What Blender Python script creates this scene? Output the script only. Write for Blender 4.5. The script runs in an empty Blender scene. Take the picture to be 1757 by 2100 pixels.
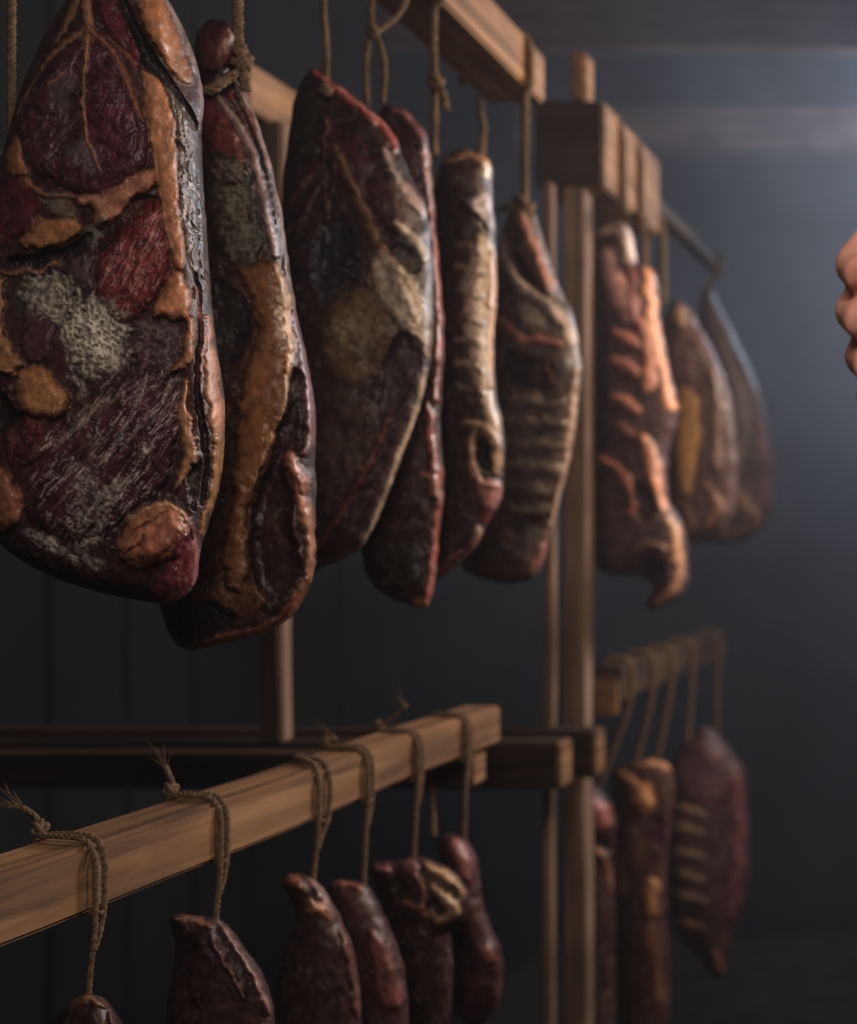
import bpy, bmesh, math, random
import numpy as np
from mathutils import Vector

# ------------------------------------------------------------------ camera
C = bpy.context.scene.collection
SC = bpy.context.scene
F = 2400.0                      # focal length in pixels of the 1757 x 2100 frame
CX, CY = 2040.0, 1110.0         # one-point perspective: the rows run to this pixel
H = 1.35                        # camera height
CH = 1.35                       # ceiling above the camera

cam_d = bpy.data.cameras.new('camera')
cam = bpy.data.objects.new('camera', cam_d); C.objects.link(cam)
cam.location = (0, 0, H); cam.rotation_euler = (math.pi/2, 0, 0)
cam_d.sensor_fit = 'VERTICAL'; cam_d.sensor_height = 36.0
cam_d.lens = 36.0*F/2100
cam_d.shift_x = -(CX-878.5)/2100
cam_d.shift_y = (CY-1050)/2100
cam_d.clip_start = 0.02
cam_d.dof.use_dof = True; cam_d.dof.focus_distance = 0.63; cam_d.dof.aperture_fstop = 5.0
SC.camera = cam

def P(x, y, d):
    return Vector(((x-CX)/F*d, d, H+(CY-y)/F*d))

# ------------------------------------------------------------------ world, lamps, exposure
w = bpy.data.worlds.new('world'); SC.world = w; w.use_nodes = True
w.node_tree.nodes['Background'].inputs[0].default_value = (0.05, 0.06, 0.09, 1)
w.node_tree.nodes['Background'].inputs[1].default_value = 0.5
SC.view_settings.view_transform = 'Standard'; SC.view_settings.look = 'None'
SC.view_settings.exposure = 0.0; SC.view_settings.gamma = 1.0
SC.view_settings.use_curve_mapping = False
SC.cycles.use_denoising = True
SC.cycles.max_bounces = 6; SC.cycles.diffuse_bounces = 3; SC.cycles.volume_bounces = 1
SC.cycles.sample_clamp_indirect = 3.0; SC.cycles.sample_clamp_direct = 0
SC.cycles.volume_step_rate = 2.5; SC.cycles.volume_max_steps = 128
SC.cycles.caustics_reflective = False; SC.cycles.caustics_refractive = False

def lamp(name, kind, loc, target, energy, color, size=0.3, spread=None):
    L = bpy.data.lights.new(name, kind); L.energy = energy; L.color = color
    if kind == 'AREA':
        L.shape = 'DISK'; L.size = size
        if spread: L.spread = math.radians(spread)
    else: L.shadow_soft_size = size
    o = bpy.data.objects.new(name, L); C.objects.link(o); o.location = loc
    dv = Vector(target)-Vector(loc); o.rotation_euler = dv.to_track_quat('-Z', 'Y').to_euler()
    return o
# cold lamp hung between the roof beams at the far end of the aisle; it makes the smoke glow
lamp('roof_lamp', 'POINT', (0.22, 3.12, H+1.02), (0, 0, 0), 25.0, (0.62, 0.79, 1.0), 0.10)
# lamp down the aisle, rims the right edges of everything that hangs nearer
lamp('far_aisle_lamp', 'AREA', (0.44, 2.05, H+0.50), (-0.45, 1.05, H+0.10), 4.4, (1.0, 0.86, 0.80), 0.24, 110)
# warm lamp over the middle of the aisle
lamp('aisle_lamp', 'AREA', (0.70, 1.20, H+0.80), (-0.47, 1.35, H+.25), 3.6, (1.0, 0.70, 0.46), 0.25, 110)
# weak lamp beside the viewer
lamp('near_lamp', 'AREA', (-0.08, 0.10, H+0.34), (-0.50, 0.70, H+.0), 0.80, (1.0, 0.85, 0.76), 0.30, 130)

# narrow spot added behind the viewer only to brighten the person's hand
L_ = lamp('hand_spot', 'SPOT', (0.18, -0.55, H+0.45), (0.02, 0.54, H+0.09), 26.0, (1.0, 0.90, 0.84), 0.05)
L_.data.spot_size = math.radians(17); L_.data.spot_blend = .5
# ------------------------------------------------------------------ tags
def tag(o, label=None, cat=None, group=None, kind=None):
    if label: o['label'] = label
    if cat: o['category'] = cat
    if group: o['group'] = group
    if kind: o['kind'] = kind
    return o
def empty(name, loc, label, cat, group=None):
    o = bpy.data.objects.new(name, None); C.objects.link(o); o.location = loc
    o.empty_display_size = 0.05
    return tag(o, label, cat, group)
def link(name, me, mats, parent=None):
    o = bpy.data.objects.new(name, me); C.objects.link(o)
    for m in (mats if isinstance(mats, (list, tuple)) else [mats]): me.materials.append(m)
    if parent is not None:
        o.parent = parent; o.matrix_parent_inverse.identity()
        o.location = -Vector(parent.location) if parent.parent is None else (0, 0, 0)
        if parent.parent is not None: o.location = (0, 0, 0)
    return o

# ------------------------------------------------------------------ materials
def s2l(c):
    return tuple((v/255/12.92 if v/255 <= .04045 else ((v/255+.055)/1.055)**2.4) for v in c)
def newmat(name):
    m = bpy.data.materials.new(name); m.use_nodes = True
    nt = m.node_tree; b = nt.nodes['Principled BSDF']
    return m, nt, b
def N(nt, t, **kw):
    n = nt.nodes.new(t)
    for k, v in kw.items(): setattr(n, k, v)
    return n
def wood(name, dark, light, axis=1, rough=.7, scale=1.0):
    m, nt, b = newmat(name)
    tc = N(nt, 'ShaderNodeTexCoord'); mp = N(nt, 'ShaderNodeMapping')
    sc = [38*scale]*3; sc[axis] = 2.2*scale
    mp.inputs['Scale'].default_value = sc
    nt.links.new(tc.outputs['Object'], mp.inputs[0])
    n1 = N(nt, 'ShaderNodeTexNoise'); n1.inputs['Scale'].default_value = 1.6; n1.inputs['Detail'].default_value = 7; n1.inputs['Distortion'].default_value = 1.2
    nt.links.new(mp.outputs[0], n1.inputs[0])
    n2 = N(nt, 'ShaderNodeTexNoise'); n2.inputs['Scale'].default_value = 9; n2.inputs['Detail'].default_value = 4
    nt.links.new(tc.outputs['Object'], n2.inputs[0])
    r = N(nt, 'ShaderNodeValToRGB'); nt.links.new(n1.outputs[0], r.inputs[0])
    r.color_ramp.elements[0].position = .32; r.color_ramp.elements[0].color = (*s2l(dark), 1)
    r.color_ramp.elements[1].position = .66; r.color_ramp.elements[1].color = (*s2l(light), 1)
    mx = N(nt, 'ShaderNodeMix', data_type='RGBA', blend_type='MULTIPLY')
    r2 = N(nt, 'ShaderNodeValToRGB'); nt.links.new(n2.outputs[0], r2.inputs[0])
    r2.color_ramp.elements[0].position = .3; r2.color_ramp.elements[0].color = (.45, .42, .40, 1)
    r2.color_ramp.elements[1].position = .6
    mx.inputs[0].default_value = .8
    nt.links.new(r.outputs[0], mx.inputs[6]); nt.links.new(r2.outputs[0], mx.inputs[7])
    nt.links.new(mx.outputs[2], b.inputs['Base Color'])
    b.inputs['Roughness'].default_value = rough
    bp = N(nt, 'ShaderNodeBump'); bp.inputs['Strength'].default_value = .5; bp.inputs['Distance'].default_value = .002
    nt.links.new(n1.outputs[0], bp.inputs['Height']); nt.links.new(bp.outputs[0], b.inputs['Normal'])
    return m
def plain(name, col, rough=.6, nscale=60, var=.35, bump=.0008, **kw):
    m, nt, b = newmat(name)
    tc = N(nt, 'ShaderNodeTexCoord'); n = N(nt, 'ShaderNodeTexNoise'); n.inputs['Scale'].default_value = nscale; n.inputs['Detail'].default_value = 5
    nt.links.new(tc.outputs['Object'], n.inputs[0])
    r = N(nt, 'ShaderNodeValToRGB'); nt.links.new(n.outputs[0], r.inputs[0]); c = s2l(col)
    r.color_ramp.elements[0].position = .3; r.color_ramp.elements[0].color = (*[v*(1-var) for v in c], 1)
    r.color_ramp.elements[1].position = .7; r.color_ramp.elements[1].color = (*[min(1, v*(1+var)) for v in c], 1)
    nt.links.new(r.outputs[0], b.inputs['Base Color']); b.inputs['Roughness'].default_value = rough
    bp = N(nt, 'ShaderNodeBump'); bp.inputs['Strength'].default_value = .6; bp.inputs['Distance'].default_value = bump
    nt.links.new(n.outputs[0], bp.inputs['Height']); nt.links.new(bp.outputs[0], b.inputs['Normal'])
    for k, v in kw.items(): b.inputs[k].default_value = v
    return m
def meatmat(name, gain, rough_flesh=.42, bumpd=.0012):
    m, nt, b = newmat(name)
    at = N(nt, 'ShaderNodeAttribute', attribute_name='paint')
    tc = N(nt, 'ShaderNodeTexCoord')
    n = N(nt, 'ShaderNodeTexNoise'); n.inputs['Scale'].default_value = 130; n.inputs['Detail'].default_value = 6; n.inputs['Roughness'].default_value = .65
    nt.links.new(tc.outputs['Object'], n.inputs[0])
    r = N(nt, 'ShaderNodeMapRange'); r.inputs[1].default_value = .3; r.inputs[2].default_value = .7
    r.inputs[3].default_value = .72*gain; r.inputs[4].default_value = 1.28*gain
    nt.links.new(n.outputs[0], r.inputs[0])
    vm = N(nt, 'ShaderNodeVectorMath', operation='SCALE')
    nt.links.new(at.outputs['Color'], vm.inputs[0]); nt.links.new(r.outputs[0], vm.inputs['Scale'])
    nt.links.new(vm.outputs[0], b.inputs['Base Color'])
    n2 = N(nt, 'ShaderNodeTexNoise'); n2.inputs['Scale'].default_value = 55; n2.inputs['Detail'].default_value = 3
    nt.links.new(tc.outputs['Object'], n2.inputs[0])
    ad = N(nt, 'ShaderNodeMath', operation='MULTIPLY_ADD'); ad.inputs[1].default_value = .45; ad.inputs[2].default_value = -.22
    nt.links.new(n2.outputs[0], ad.inputs[0])
    a2 = N(nt, 'ShaderNodeMath', operation='ADD', use_clamp=True)
    nt.links.new(ad.outputs[0], a2.inputs[0]); nt.links.new(at.outputs['Alpha'], a2.inputs[1])
    nt.links.new(a2.outputs[0], b.inputs['Roughness'])
    b.inputs['Specular IOR Level'].default_value = .45
    bp = N(nt, 'ShaderNodeBump'); bp.inputs['Strength'].default_value = .42; bp.inputs['Distance'].default_value = bumpd
    nt.links.new(n.outputs[0], bp.inputs['Height']); nt.links.new(bp.outputs[0], b.inputs['Normal'])
    return m

M_rail = wood('rail_wood', (92, 66, 46), (182, 140, 100), 1)
M_cross_shade = wood('shaded_crossbar_wood', (44, 32, 26), (84, 62, 46), 0)  # shade on the unlit timber fronts put into a darker wood
M_post = wood('post_wood', (112, 92, 80), (176, 150, 130), 2)
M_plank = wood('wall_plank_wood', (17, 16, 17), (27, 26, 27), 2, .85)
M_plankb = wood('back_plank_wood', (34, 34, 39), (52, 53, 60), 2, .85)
M_joist = wood('joist_wood', (150, 112, 104), (205, 165, 152), 0, .8)
M_dim = wood('dimmed_rail_wood', (58, 42, 32), (98, 74, 54), 1)  # dimness of the far rails put into the wood colour
M_railup_lit = wood('lit_upper_rail_wood', (128, 96, 70), (214, 170, 128), 1)  # lighter copy of the rail wood, stronger lamplight put into its colour
M_twine = plain('twine_fibre', (122, 101, 78), .9, 400, .5)
M_floor = plain('earth_floor', (72, 58, 46), .9, 12, .4, .01)
M_ceil = wood('ceiling_wood', (58, 58, 66), (86, 88, 98), 1, .85)

# ------------------------------------------------------------------ numpy noise and shape fields
def vnoise(x, y, seed=0):
    xi = np.floor(x).astype(np.int64); yi = np.floor(y).astype(np.int64)
    fx = x-xi; fy = y-yi; fx = fx*fx*(3-2*fx); fy = fy*fy*(3-2*fy)
    def h(a, b):
        n = (a*374761393+b*668265263+seed*1442695041) & 0xffffffff
        n = ((n ^ (n >> 13))*1274126177) & 0xffffffff
        return ((n ^ (n >> 16)) & 0xffff)/65535.0
    return (h(xi, yi)*(1-fx)+h(xi+1, yi)*fx)*(1-fy)+(h(xi, yi+1)*(1-fx)+h(xi+1, yi+1)*fx)*fy
def fbm(x, y, seed=0, octv=4):
    s = 0; a = .5; t = 0
    for k in range(octv):
        s = s+a*vnoise(x*2**k, y*2**k, seed+k*7); t += a; a *= .55
    return s/t
def chaikin(p, n=2, closed=True):
    p = np.array(p, float)
    for _ in range(n):
        q = np.roll(p, -1, 0)
        if closed: p = np.stack([.75*p+.25*q, .25*p+.75*q], 1).reshape(-1, p.shape[1])
        else:
            a, b = p[:-1], p[1:]
            p = np.concatenate([p[:1], np.stack([.75*a+.25*b, .25*a+.75*b], 1).reshape(-1, p.shape[1]), p[-1:]])
    return p
def seg_dist(X, Y, p, closed=True, widths=None):
    """distance to a polyline; with widths returns distance minus local half width"""
    n = len(p); best = np.full(X.shape, 1e9)
    for i in range(n if closed else n-1):
        a = p[i]; b = p[(i+1) % n]; dx, dy = b[0]-a[0], b[1]-a[1]; L = dx*dx+dy*dy+1e-9
        t = np.clip(((X-a[0])*dx+(Y-a[1])*dy)/L, 0, 1)
        d = np.hypot(X-a[0]-t*dx, Y-a[1]-t*dy)
        if widths is not None: d = d-(widths[i]*(1-t)+widths[(i+1) % n]*t)
        best = np.minimum(best, d)
    return best
def inside(X, Y, p):
    c = np.zeros(X.shape, bool); n = len(p)
    for i in range(n):
        a = p[i]; b = p[(i+1) % n]
        if a[1] == b[1]: continue
        cond = ((a[1] > Y) != (b[1] > Y)) & (X < (b[0]-a[0])*(Y-a[1])/(b[1]-a[1])+a[0])
        c ^= cond
    return c
def sdf(X, Y, p):
    d = seg_dist(X, Y, p); return np.where(inside(X, Y, p), -d, d)
def nearest(X, Y, p):
    bx = X.copy(); by = Y.copy(); best = np.full(X.shape, 1e9); n = len(p)
    for i in range(n):
        a = p[i]; b = p[(i+1) % n]; dx, dy = b[0]-a[0], b[1]-a[1]; L = dx*dx+dy*dy+1e-9
        t = np.clip(((X-a[0])*dx+(Y-a[1])*dy)/L, 0, 1)
        qx = a[0]+t*dx; qy = a[1]+t*dy; d = np.hypot(X-qx, Y-qy); k = d < best
        bx = np.where(k, qx, bx); by = np.where(k, qy, by); best = np.where(k, d, best)
    return bx, by
def sm(e0, e1, x):
    t = np.clip((x-e0)/(e1-e0+1e-9), 0, 1); return t*t*(3-2*t)

SAT = .86
# ------------------------------------------------------------------ cut of meat: a thick slab with modelled relief
def meat(name, label, outline, d0, mat, feats, step=4.0, T=.03, R=60, base=(60, 30, 32), rough=.45,
         crease=None, slope=0.0, bumps=1.0, edge=3.5, seed=1, back=.7, group=None, Tscale=None):
    """outline and features are measured at distance d0 and lifted to real size there; T is half the thickness in m"""
    mmpx = d0/F
    p = chaikin(outline, 2)
    # ragged edge
    cum = np.arange(len(p)); nrm = np.roll(p, -1, 0)-np.roll(p, 1, 0); nrm = np.stack([nrm[:, 1], -nrm[:, 0]], 1)
    nrm /= np.linalg.norm(nrm, axis=1)[:, None]+1e-9
    p = p+nrm*((fbm(p[:, 0]/18, p[:, 1]/18, seed+90, 3)-.5)*2*edge)[:, None]
    x0, y0 = p.min(0)-step*1.5; x1, y1 = p.max(0)+step*1.5
    nx = int((x1-x0)/step)+2; ny = int((y1-y0)/step)+2
    X, Y = np.meshgrid(x0+np.arange(nx)*step, y0+np.arange(ny)*step)
    s = sdf(X, Y, p); ins = s < 0
    cell = ins[:-1, :-1] | ins[1:, :-1] | ins[:-1, 1:] | ins[1:, 1:]
    keep = np.zeros(ins.shape, bool)
    keep[:-1, :-1] |= cell; keep[1:, :-1] |= cell; keep[:-1, 1:] |= cell; keep[1:, 1:] |= cell
    out = keep & (~ins)
    bx, by = nearest(X[out], Y[out], p)
    X = X.copy(); Y = Y.copy(); X[out] = bx; Y[out] = by
    D = np.where(ins, -s, 0.0)
    v = np.where(keep); x = X[v]; y = Y[v]; dist = D[v]
    g = np.sqrt(np.clip(1-(1-np.clip(dist/R, 0, 1))**2, 0, 1))
    g = .55*g+.45*np.sqrt(np.clip(1-(1-np.clip(dist/(R*3.0), 0, 1))**2, 0, 1))
    gate = np.clip(dist/6.0, 0, 1)
    if crease is not None:
        crr = np.array(crease, float); gate = gate*(1-.35*sm(0, 20, x-np.interp(y, crr[:, 1], crr[:, 0])))
    h = np.zeros_like(x)                                   # relief in mm, towards the viewer
    h += (fbm(x/60, y/60, seed, 3)-.5)*4.5*bumps + (fbm(x/17, y/17, seed+3, 3)-.5)*1.3*bumps + (fbm(x/6, y/8, seed+4, 2)-.5)*.5*bumps
    col = np.tile(np.array(s2l(base)), (len(x), 1)); ro = np.full(len(x), rough)
    tone = .75+.5*fbm(x/28, y/45, seed+11, 4); col = col*tone[:, None]
    part = np.zeros(len(x), int); parts = ['flesh']
    wx = (fbm(x/26, y/26, seed+21, 4)-.5)*3.4; wy = (fbm(x/26, y/26, seed+31, 4)-.5)*3.4
    fine = fbm(x/7, y/7, seed+41, 2)
    for f in feats:
        k = f[0]; o = f[-1] if isinstance(f[-1], dict) else {}
        warp = o.get('warp', 6); X2 = x+wx*warp; Y2 = y+wy*warp
        if k == 'P' or k == 'S':
            if k == 'P': sd = sdf(X2, Y2, chaikin(f[1], 2)); hw = o.get('soft', 14)
            else:
                pts = np.array(f[1], float); wd = f[5] if len(f) > 5 and not isinstance(f[5], dict) else None
                W = f[2] if isinstance(f[2], (list, tuple)) else [f[2]]*len(pts)
                q = chaikin(np.concatenate([pts, np.array(W, float)[:, None]], 1), 2, False)
                sd = seg_dist(X2, Y2, q[:, :2], False, q[:, 2]/2); hw = max(4, max(W)*.5)
            c = f[2] if k == 'P' else f[3]; hh = f[3] if k == 'P' else f[4]
            soft = o.get('soft', 5); e = o.get('edge', 4.5)
            mk = 1-sm(-e, e, sd+(fine-.5)*o.get('rag', 9))
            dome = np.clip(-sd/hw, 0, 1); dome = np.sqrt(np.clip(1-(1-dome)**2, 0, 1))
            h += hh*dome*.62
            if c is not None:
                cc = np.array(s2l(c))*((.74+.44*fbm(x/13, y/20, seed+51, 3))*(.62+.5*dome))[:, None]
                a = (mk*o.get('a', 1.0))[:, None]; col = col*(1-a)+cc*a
                if 'rough' in o: ro = ro*(1-a[:, 0])+o['rough']*a[:, 0]
            pt = o.get('part')
            if pt:
                if pt not in parts: parts.append(pt)
                part = np.where(sd < 0, parts.index(pt), part)
        elif k == 'F':      # fibres: thin pale or dark lines running along an angle
            sd = sdf(X2, Y2, chaikin(f[1], 2)); mk = 1-sm(-8, 8, sd)
            a = math.radians(f[2]); u = x*math.cos(a)+y*math.sin(a); vv = -x*math.sin(a)+y*math.cos(a)
            vv = vv+(fbm(x/50, y/50, seed+61, 2)-.5)*24
            nz = fbm(vv/f[3], u/(f[3]*11), seed+71+int(abs(f[2])), 2)
            line = np.clip(1-np.abs(nz-.5)/o.get('w', .06), 0, 1)*sm(.36, .52, fbm(vv/(f[3]*3), u/(f[3]*8), seed+81, 2))
            a = (line*mk*f[5])[:, None]; col = col*(1-a)+np.array(s2l(f[4]))*a
            h += o.get('h', .9)*line*mk+o.get('g', 1.0)*(nz-.5)*mk
        elif k == 'M':      # mould and dry salt bloom
            sd = sdf(X2, Y2, chaikin(f[1], 2)); mk = 1-sm(-o.get('soft', 35), o.get('soft', 35)*.4, sd)
            nz = .6*fbm(x/9, y/9, seed+101, 3)+.4*fbm(x/34, y/34, seed+107, 2)
            fq = fbm(x/5.5, y/5.5, seed+113, 2)
            a = sm(.62-f[3]*.3, .78-f[3]*.3, nz*.75+mk*.32)*mk*(.25+.75*sm(.34, .56, fq))
            h += 1.4*a; col = col*(1-a[:, None])+np.array(s2l(f[2]))*(.75+.5*fine)[:, None]*a[:, None]
            ro = ro*(1-a)+.85*a
    # smoke-dark grime in the pores, and a dry pale bloom on high spots
    gr = fbm(x/9, y/13, seed+131, 3); gr2 = fbm(x/45, y/60, seed+137, 3)
    isf = np.array([q == 'fat' for q in parts])[part]
    gm = .50+.62*sm(.30, .62, gr*.6+gr2*.4); gm = np.where(isf, .35+.65*gm, gm); col = col*gm[:, None]
    fl = sm(.66, .80, fbm(x/5, y/6, seed+141, 2))*sm(.45, .6, fbm(x/50, y/50, seed+143, 2))*.45
    lum = col.mean(1)[:, None]; col = col*(1-fl[:, None])+(lum*.5+np.array(s2l((120, 112, 104))))*fl[:, None]
    lum = col.mean(1)[:, None]; col = lum+(col-lum)*SAT
    rec = np.zeros_like(x)
    if crease is not None:
        cr = np.array(crease, float); xr = np.interp(y, cr[:, 1], cr[:, 0]); t = x-xr
        rec = slope*np.where(t > 0, t, 0)*mmpx*(1-np.exp(-np.clip(t, 0, None)/12))
    Ts = 1.0
    if Tscale is not None:
        ts = np.array(Tscale, float); Ts = np.interp(y, ts[:, 0], ts[:, 1])
    dep = d0+rec-T*g*Ts-h*gate*.001
    n = len(x); idx = -np.ones(ins.shape, int); idx[v] = np.arange(n)
    # every point slides along the line of sight it was measured on
    co_f = np.stack([(x-CX)/F*dep, dep, H+(CY-y)/F*dep], 1)
    # back: follows the outline, bulging away; boundary vertices are shared
    bd = D[v] <= 0
    gb = np.sqrt(np.clip(1-(1-np.clip(dist/R, 0, 1))**2, 0, 1))
    db = d0+rec+T*back*gb*Ts+(fbm(x/40, y/40, seed+5, 2)-.5)*.006*gate
    co_b = np.stack([(x-CX)/F*db, db, H+(CY-y)/F*db], 1)
    bi = np.where(bd, np.arange(n), -1); nb = (~bd).sum(); bi[~bd] = n+np.arange(nb)
    co = np.concatenate([co_f, co_b[~bd]]); colA = np.concatenate([col, col[~bd]*.8]); roA = np.concatenate([ro, ro[~bd]])
    ci, cj = np.where(cell)
    A = idx[ci, cj]; B = idx[ci, cj+1]; Cc = idx[ci+1, cj+1]; Dd = idx[ci+1, cj]
    qf = np.stack([A, Dd, Cc, B], 1)
    qb = np.stack([bi[A], bi[B], bi[Cc], bi[Dd]], 1)
    deg = (bd[A] & bd[B] & bd[Cc] & bd[Dd]); qb = qb[~deg]
    allq = np.concatenate([qf, qb])
    # smooth vertex normals over the whole piece
    def fn(q):
        return np.cross(co[q[:, 2]]-co[q[:, 0]], co[q[:, 3]]-co[q[:, 1]])
    nn = np.zeros_like(co); fnv = fn(allq)
    for k in range(4): np.add.at(nn, allq[:, k], fnv)
    nn /= np.linalg.norm(nn, axis=1)[:, None]+1e-12
    fp = np.max(np.stack([part[A], part[B], part[Cc], part[Dd]]), 0)
    fpart = np.concatenate([fp, np.zeros(len(qb), int)])
    org = Vector((float((x.min()+x.max())/2-CX)*mmpx, d0, H+(CY-float(y.max()))*mmpx))
    root = empty(name, org, label, 'meat', group)
    for pi, pn in enumerate(parts):
        q = allq[fpart == pi]
        if not len(q): continue
        used = np.unique(q); remap = -np.ones(len(co), int); remap[used] = np.arange(len(used)); q2 = remap[q]
        me = bpy.data.meshes.new(pn)
        me.vertices.add(len(used)); me.vertices.foreach_set('co', (co[used]-np.array(org)).ravel())
        me.loops.add(q2.size); me.loops.foreach_set('vertex_index', q2.ravel().astype(np.int32))
        me.polygons.add(len(q2)); me.polygons.foreach_set('loop_start', (np.arange(len(q2))*4).astype(np.int32))
        me.polygons.foreach_set('use_smooth', np.ones(len(q2), bool))
        me.update(calc_edges=True)
        at = me.attributes.new('paint', 'FLOAT_COLOR', 'POINT')
        at.data.foreach_set('color', np.concatenate([colA[used], roA[used][:, None]], 1).ravel().astype(np.float32))
        me.normals_split_custom_set_from_vertices(nn[used].tolist())
        o = bpy.data.objects.new(pn, me); C.objects.link(o); me.materials.append(mat); o.parent = root
    return root

# ------------------------------------------------------------------ boards and twine
def boxmesh(name, lo, hi, origin, bevel=.002, wob=.0, seg=1, seed=0):
    """a sawn board between two corners, long axis cut into segments so its faces can waver"""
    lo = Vector(lo); hi = Vector(hi); bm = bmesh.new(); bmesh.ops.create_cube(bm, size=1)
    for v in bm.verts:
        v.co = Vector([(lo[i]+hi[i])/2+v.co[i]*(hi[i]-lo[i]) for i in range(3)])
    ax = max(range(3), key=lambda i: hi[i]-lo[i])
    if bevel: bmesh.ops.bevel(bm, geom=bm.edges[:], offset=bevel, segments=2, affect='EDGES')
    if seg > 1:
        for k in range(1, seg):
            pco = Vector((0, 0, 0)); pco[ax] = lo[ax]+(hi[ax]-lo[ax])*k/seg; no = Vector((0, 0, 0)); no[ax] = 1
            bmesh.ops.bisect_plane(bm, geom=bm.verts[:]+bm.edges[:]+bm.faces[:], plane_co=pco, plane_no=no)
        rr = random.Random(seed); ph = [rr.random()*6 for _ in range(6)]
        for v in bm.verts:
            t = v.co[ax]*9
            for i in range(3):
                if i != ax: v.co[i] += wob*(math.sin(t+ph[i])+.5*math.sin(t*2.7+ph[i+3]))
    for v in bm.verts: v.co -= Vector(origin)
    me = bpy.data.meshes.new(name); bm.to_mesh(me); bm.free()
    return me
def board(name, lo, hi, mat, parent=None, origin=None, ends=None, **kw):
    org = origin if origin is not None else (parent.location if parent else (0, 0, 0))
    me = boxmesh(name, lo, hi, org, **kw)
    o = bpy.data.objects.new(name, me); C.objects.link(o); me.materials.append(mat)
    if ends is not None:                       # light or shade on end faces put in as another wood tone
        me.materials.append(ends[1])
        for p in me.polygons:
            if abs(p.normal[ends[0]]) > .9: p.material_index = 1
    if parent is not None: o.parent = parent
    else: o.location = org
    return o
def tube_into(vs, fs, pts, r, sides=6, taper=None):
    pts = [Vector(p) for p in pts]; base = len(vs); n = len(pts)
    up = Vector((0.13, .97, .2))
    for i, p in enumerate(pts):
        t = (pts[min(i+1, n-1)]-pts[max(i-1, 0)]).normalized()
        a = t.cross(up)
        if a.length < 1e-4: a = t.cross(Vector((1, 0, 0)))
        a.normalize(); b = t.cross(a); rr = r if taper is None else r*taper(i/(n-1))
        for k in range(sides):
            an = 2*math.pi*k/sides; vs.append(p+a*math.cos(an)*rr+b*math.sin(an)*rr)
    for i in range(n-1):
        for k in range(sides):
            k2 = (k+1) % sides
            fs.append((base+i*sides+k, base+i*sides+k2, base+(i+1)*sides+k2, base+(i+1)*sides+k))
    fs.append(tuple(base+k for k in range(sides))[::-1]); fs.append(tuple(base+(n-1)*sides+k for k in range(sides)))
def resample(pts, stepm):
    pts = [Vector(p) for p in pts]
    a = chaikin([tuple(p) for p in pts], 2, False); a = [Vector(q) for q in a]
    out = [a[0]]; acc = 0
    for i in range(1, len(a)):
        L = (a[i]-a[i-1]).length; n = max(1, int(L/stepm))
        for k in range(1, n+1): out.append(a[i-1].lerp(a[i], k/n))
    return out
def rope_into(vs, fs, pts, r=.0022, strands=3, pitch=.011, stepm=.0022):
    c = resample(pts, stepm); n = len(c); s = 0
    for j in range(strands):
        path = []; s = 0
        for i, p in enumerate(c):
            if i: s += (c[i]-c[i-1]).length
            t = (c[min(i+1, n-1)]-c[max(i-1, 0)]).normalized(); a = t.cross(Vector((.13, .97, .2))).normalized(); b = t.cross(a)
            an = 2*math.pi*(s/pitch+j/strands); path.append(p+(a*math.cos(an)+b*math.sin(an))*r*.55)
        tube_into(vs, fs, path, r*.62, 5)
def mesh_of(name, vs, fs, origin, mat, parent=None, smooth=True):
    me = bpy.data.meshes.new(name); me.from_pydata([tuple(Vector(v)-Vector(origin)) for v in vs], [], fs)
    for p in me.polygons: p.use_smooth = smooth
    me.materials.append(mat); o = bpy.data.objects.new(name, me); C.objects.link(o)
    if parent is not None: o.parent = parent
    return o
def twine(label, paths, knot=None, tails=(), r=.0026, group=None, name='hanging_twine', knot_r=None):
    """a length of twisted twine: cord, a knot and frayed tail ends"""
    org = Vector(paths[0][-1]); root = empty(name, org, label, 'twine', group)
    vs, fs = [], []
    for p in paths: rope_into(vs, fs, p, r)
    mesh_of('cord', vs, fs, org, M_twine, root)
    if knot is not None:
        vs, fs = [], []; k = Vector(knot); kr = knot_r or r*1.9
        for a, b, ph in ((1, .5, 0), (.6, 1, 1.3), (.9, .8, 2.6)):
            ring = [k+Vector((math.cos(t+ph)*kr*a, math.sin(t*1.0)*kr*.8, math.sin(t+ph*.7)*kr*b*1.3)) for t in [i*.5 for i in range(14)]]
            tube_into(vs, fs, ring, r*.9, 6)
        mesh_of('knot', vs, fs, org, M_twine, root)
    rr = random.Random(int(abs(org.x*1e4)+abs(org.y*1e4)))
    for tl in tails:
        vs, fs = [], []
        rope_into(vs, fs, tl, r*.85); e = Vector(tl[-1]); d = (e-Vector(tl[-2])).normalized()
        for k in range(9):
            q = d+Vector((rr.uniform(-.6, .6), rr.uniform(-.4, .4), rr.uniform(-.5, .5)))
            L = rr.uniform(.008, .017)
            tube_into(vs, fs, [e-d*.003, e+q*L*.5, e+q*L+Vector((0, 0, rr.uniform(-.004, .002)))], r*.16, 4, lambda t: 1-.6*t)
        mesh_of('frayed_end', vs, fs, org, M_twine, root)
    return root
# ------------------------------------------------------------------ the meat, near row
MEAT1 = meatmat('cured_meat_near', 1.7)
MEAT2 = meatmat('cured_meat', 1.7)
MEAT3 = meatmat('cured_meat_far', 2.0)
FAT = dict(part='fat', rough=.38); RIND = dict(part='rind', rough=.34)
def FT(**k): d = dict(FAT); d.update(k); return d
def RD(**k): d = dict(RIND); d.update(k); return d

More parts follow.
